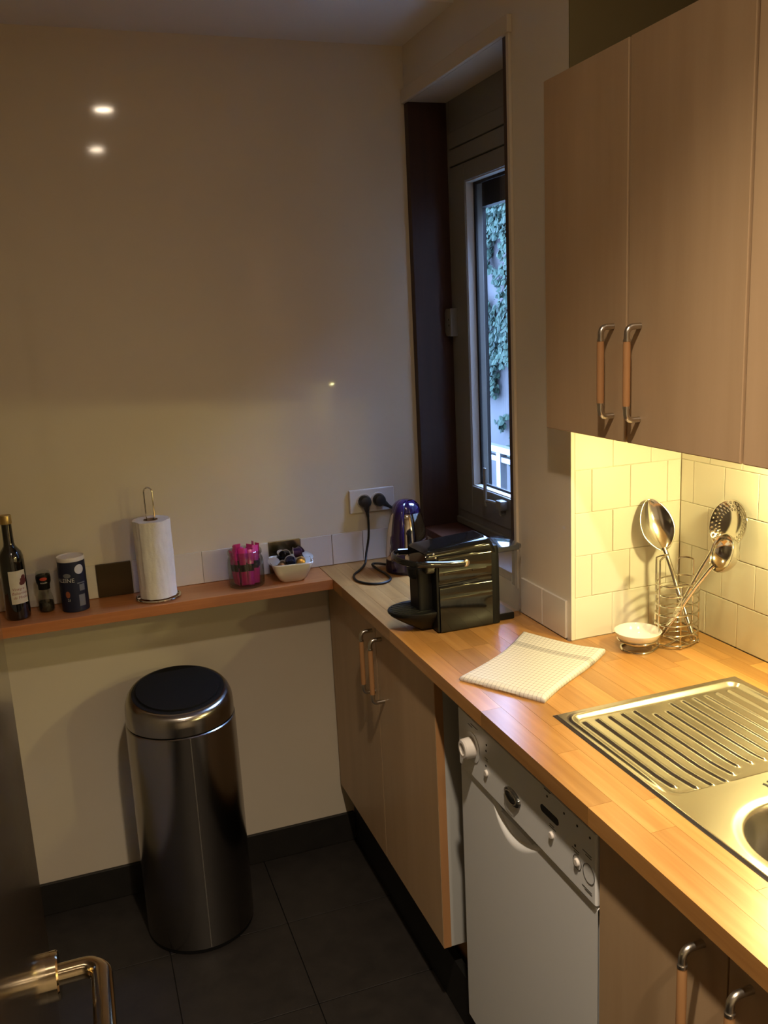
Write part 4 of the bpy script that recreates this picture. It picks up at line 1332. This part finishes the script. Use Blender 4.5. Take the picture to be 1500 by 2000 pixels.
# serving spoon leaning on the tiled return wall
ft, hdp = (0.208, -0.990, 0.9135), (0.180, -0.870, 1.196)
Lsp = (Vector(hdp) - Vector(ft)).length
T = frame(ft, hdp, (-0.35, -1, 0.25))
sp_ = thing('serving_spoon', 'large steel serving spoon leaning on the tiles in the caddy', 'spoon', ft)
g = G()
Lb, Wb = 0.112, 0.033
def spoon_pt(u, v):
    t = v
    y_ = Lsp - Lb + Lb * t
    hw = 0.0045 * (1 - t) + (Wb * max(0.0, math.sin(math.pi * t ** 0.94)) ** (0.72 if t < 0.5 else 0.55))
    s__ = 2 * u - 1
    dep = 0.013 * math.sin(math.pi * min(1, 0.05 + 0.95 * t)) ** 0.8
    return T @ Vector((hw * s__, y_, -dep * (1 - s__ * s__)))
g.grid(spoon_pt, 24, 40)
bo = g.obj('spoon_bowl', 'cutlery', sp_, smooth=180)
md = bo.modifiers.new('thick', 'SOLIDIFY'); md.thickness = 0.0016; md.offset = -1
g = G()
hp = [T @ Vector(q) for q in ((0, Lsp - Lb + 0.004, -0.002), (0, Lsp - Lb - 0.012, 0.001), (0, Lsp - Lb - 0.05, 0.002), (0, 0.10, 0.001), (0, 0.085, 0.0))]
g.tube(hp, [0.0055, 0.0046, 0.0046, 0.0056, 0.0056], 12, flat=0.42, ref=tuple((T.to_3x3() @ Vector((0, 0, 1)))))
g.tube([T @ Vector((0, 0.087, 0)), T @ Vector((0, 0.010, 0))], 0.0058, 16)
g.tube([T @ Vector((0.0055 * math.cos(t), 0.004 + 0.0065 * math.sin(t), 0)) for t in [2 * math.pi * i / 20 for i in range(20)]], 0.0011, 6, closed=True)
g.obj('spoon_handle', 'cutlery', sp_)

def ladle(name, label, cat, ft, hdp, face, rad, depth, flat_rim, holes):
    T = frame(ft, hdp, face)
    Lh = (Vector(hdp) - Vector(ft)).length
    t_ = thing(name, label, cat, ft)
    cy = Lh + rad * 0.94
    g = G()
    if not holes:
        n = 12
        prof = [(rad * math.sin(k / n * math.pi / 2), -depth * math.cos(k / n * math.pi / 2)) for k in range(n + 1)]
        prof[0] = (0.0004, -depth)
        g.lathe(prof + [(rad + 0.001, 0.0006)], n=48, mtx=T @ Matrix.Translation((0, cy, 0)), cap0=True, cap1=False)
        o = g.obj('ladle_bowl', 'cutlery', t_, smooth=60)
    else:
        # shallow dish with a pierced rim: quads of the polar grid left out as holes
        nr, na = 22, 120
        rings = []
        def hh(r):
            q = r / rad
            return -depth * (1 - q * q)
        vs = [[g.bm.verts.new(T @ Vector((r * math.cos(t), cy + r * math.sin(t), hh(r)))) for t in [2 * math.pi * j / na for j in range(na)]] for r in [rad * (0.02 + 0.98 * i / nr) for i in range(nr + 1)]]
        for i in range(nr):
            for j in range(na):
                q = i / nr
                if q > 0.55 and q < 0.95 and (i % 3 == 1) and ((j + (2 if (i // 3) % 2 else 0)) % 4 == 0):
                    continue
                g.bm.faces.new((vs[i][j], vs[i][(j + 1) % na], vs[i + 1][(j + 1) % na], vs[i + 1][j]))
        g.bm.faces.new(vs[0])
        o = g.obj('pierced_head', 'cutlery', t_, smooth=60)
    md = o.modifiers.new('thick', 'SOLIDIFY'); md.thickness = 0.0010; md.offset = 0
    g = G()
    zz = (T.to_3x3() @ Vector((0, 0, 1)))
    hp = [T @ Vector(q) for q in ((0, Lh + rad * 0.10, -depth * 0.10), (0, Lh - 0.006, 0.0), (0, Lh * 0.72, 0.002), (0, Lh * 0.46, 0.001), (0, Lh * 0.42, 0), (0, 0.006, 0))]
    g.tube(hp, [0.0075, 0.0052, 0.0048, 0.0052, 0.0060, 0.0060], 14, flat=0.75, ref=tuple(zz))
    g.obj('handle', 'cutlery', t_)
    return t_
ladle('soup_ladle', 'steel soup ladle standing in the caddy, hollow towards the room', 'ladle', (0.160, -0.944, 0.914), (0.196, -1.052, 1.090), (-0.93, 0.22, 0.28), 0.0385, 0.030, 0.004, False)
ladle('skimmer', 'steel skimmer with pierced rim behind the soup ladle', 'skimmer', (0.176, -0.935, 0.914), (0.238, -1.013, 1.122), (-0.95, -0.05, 0.30), 0.050, 0.016, 0.01, True)
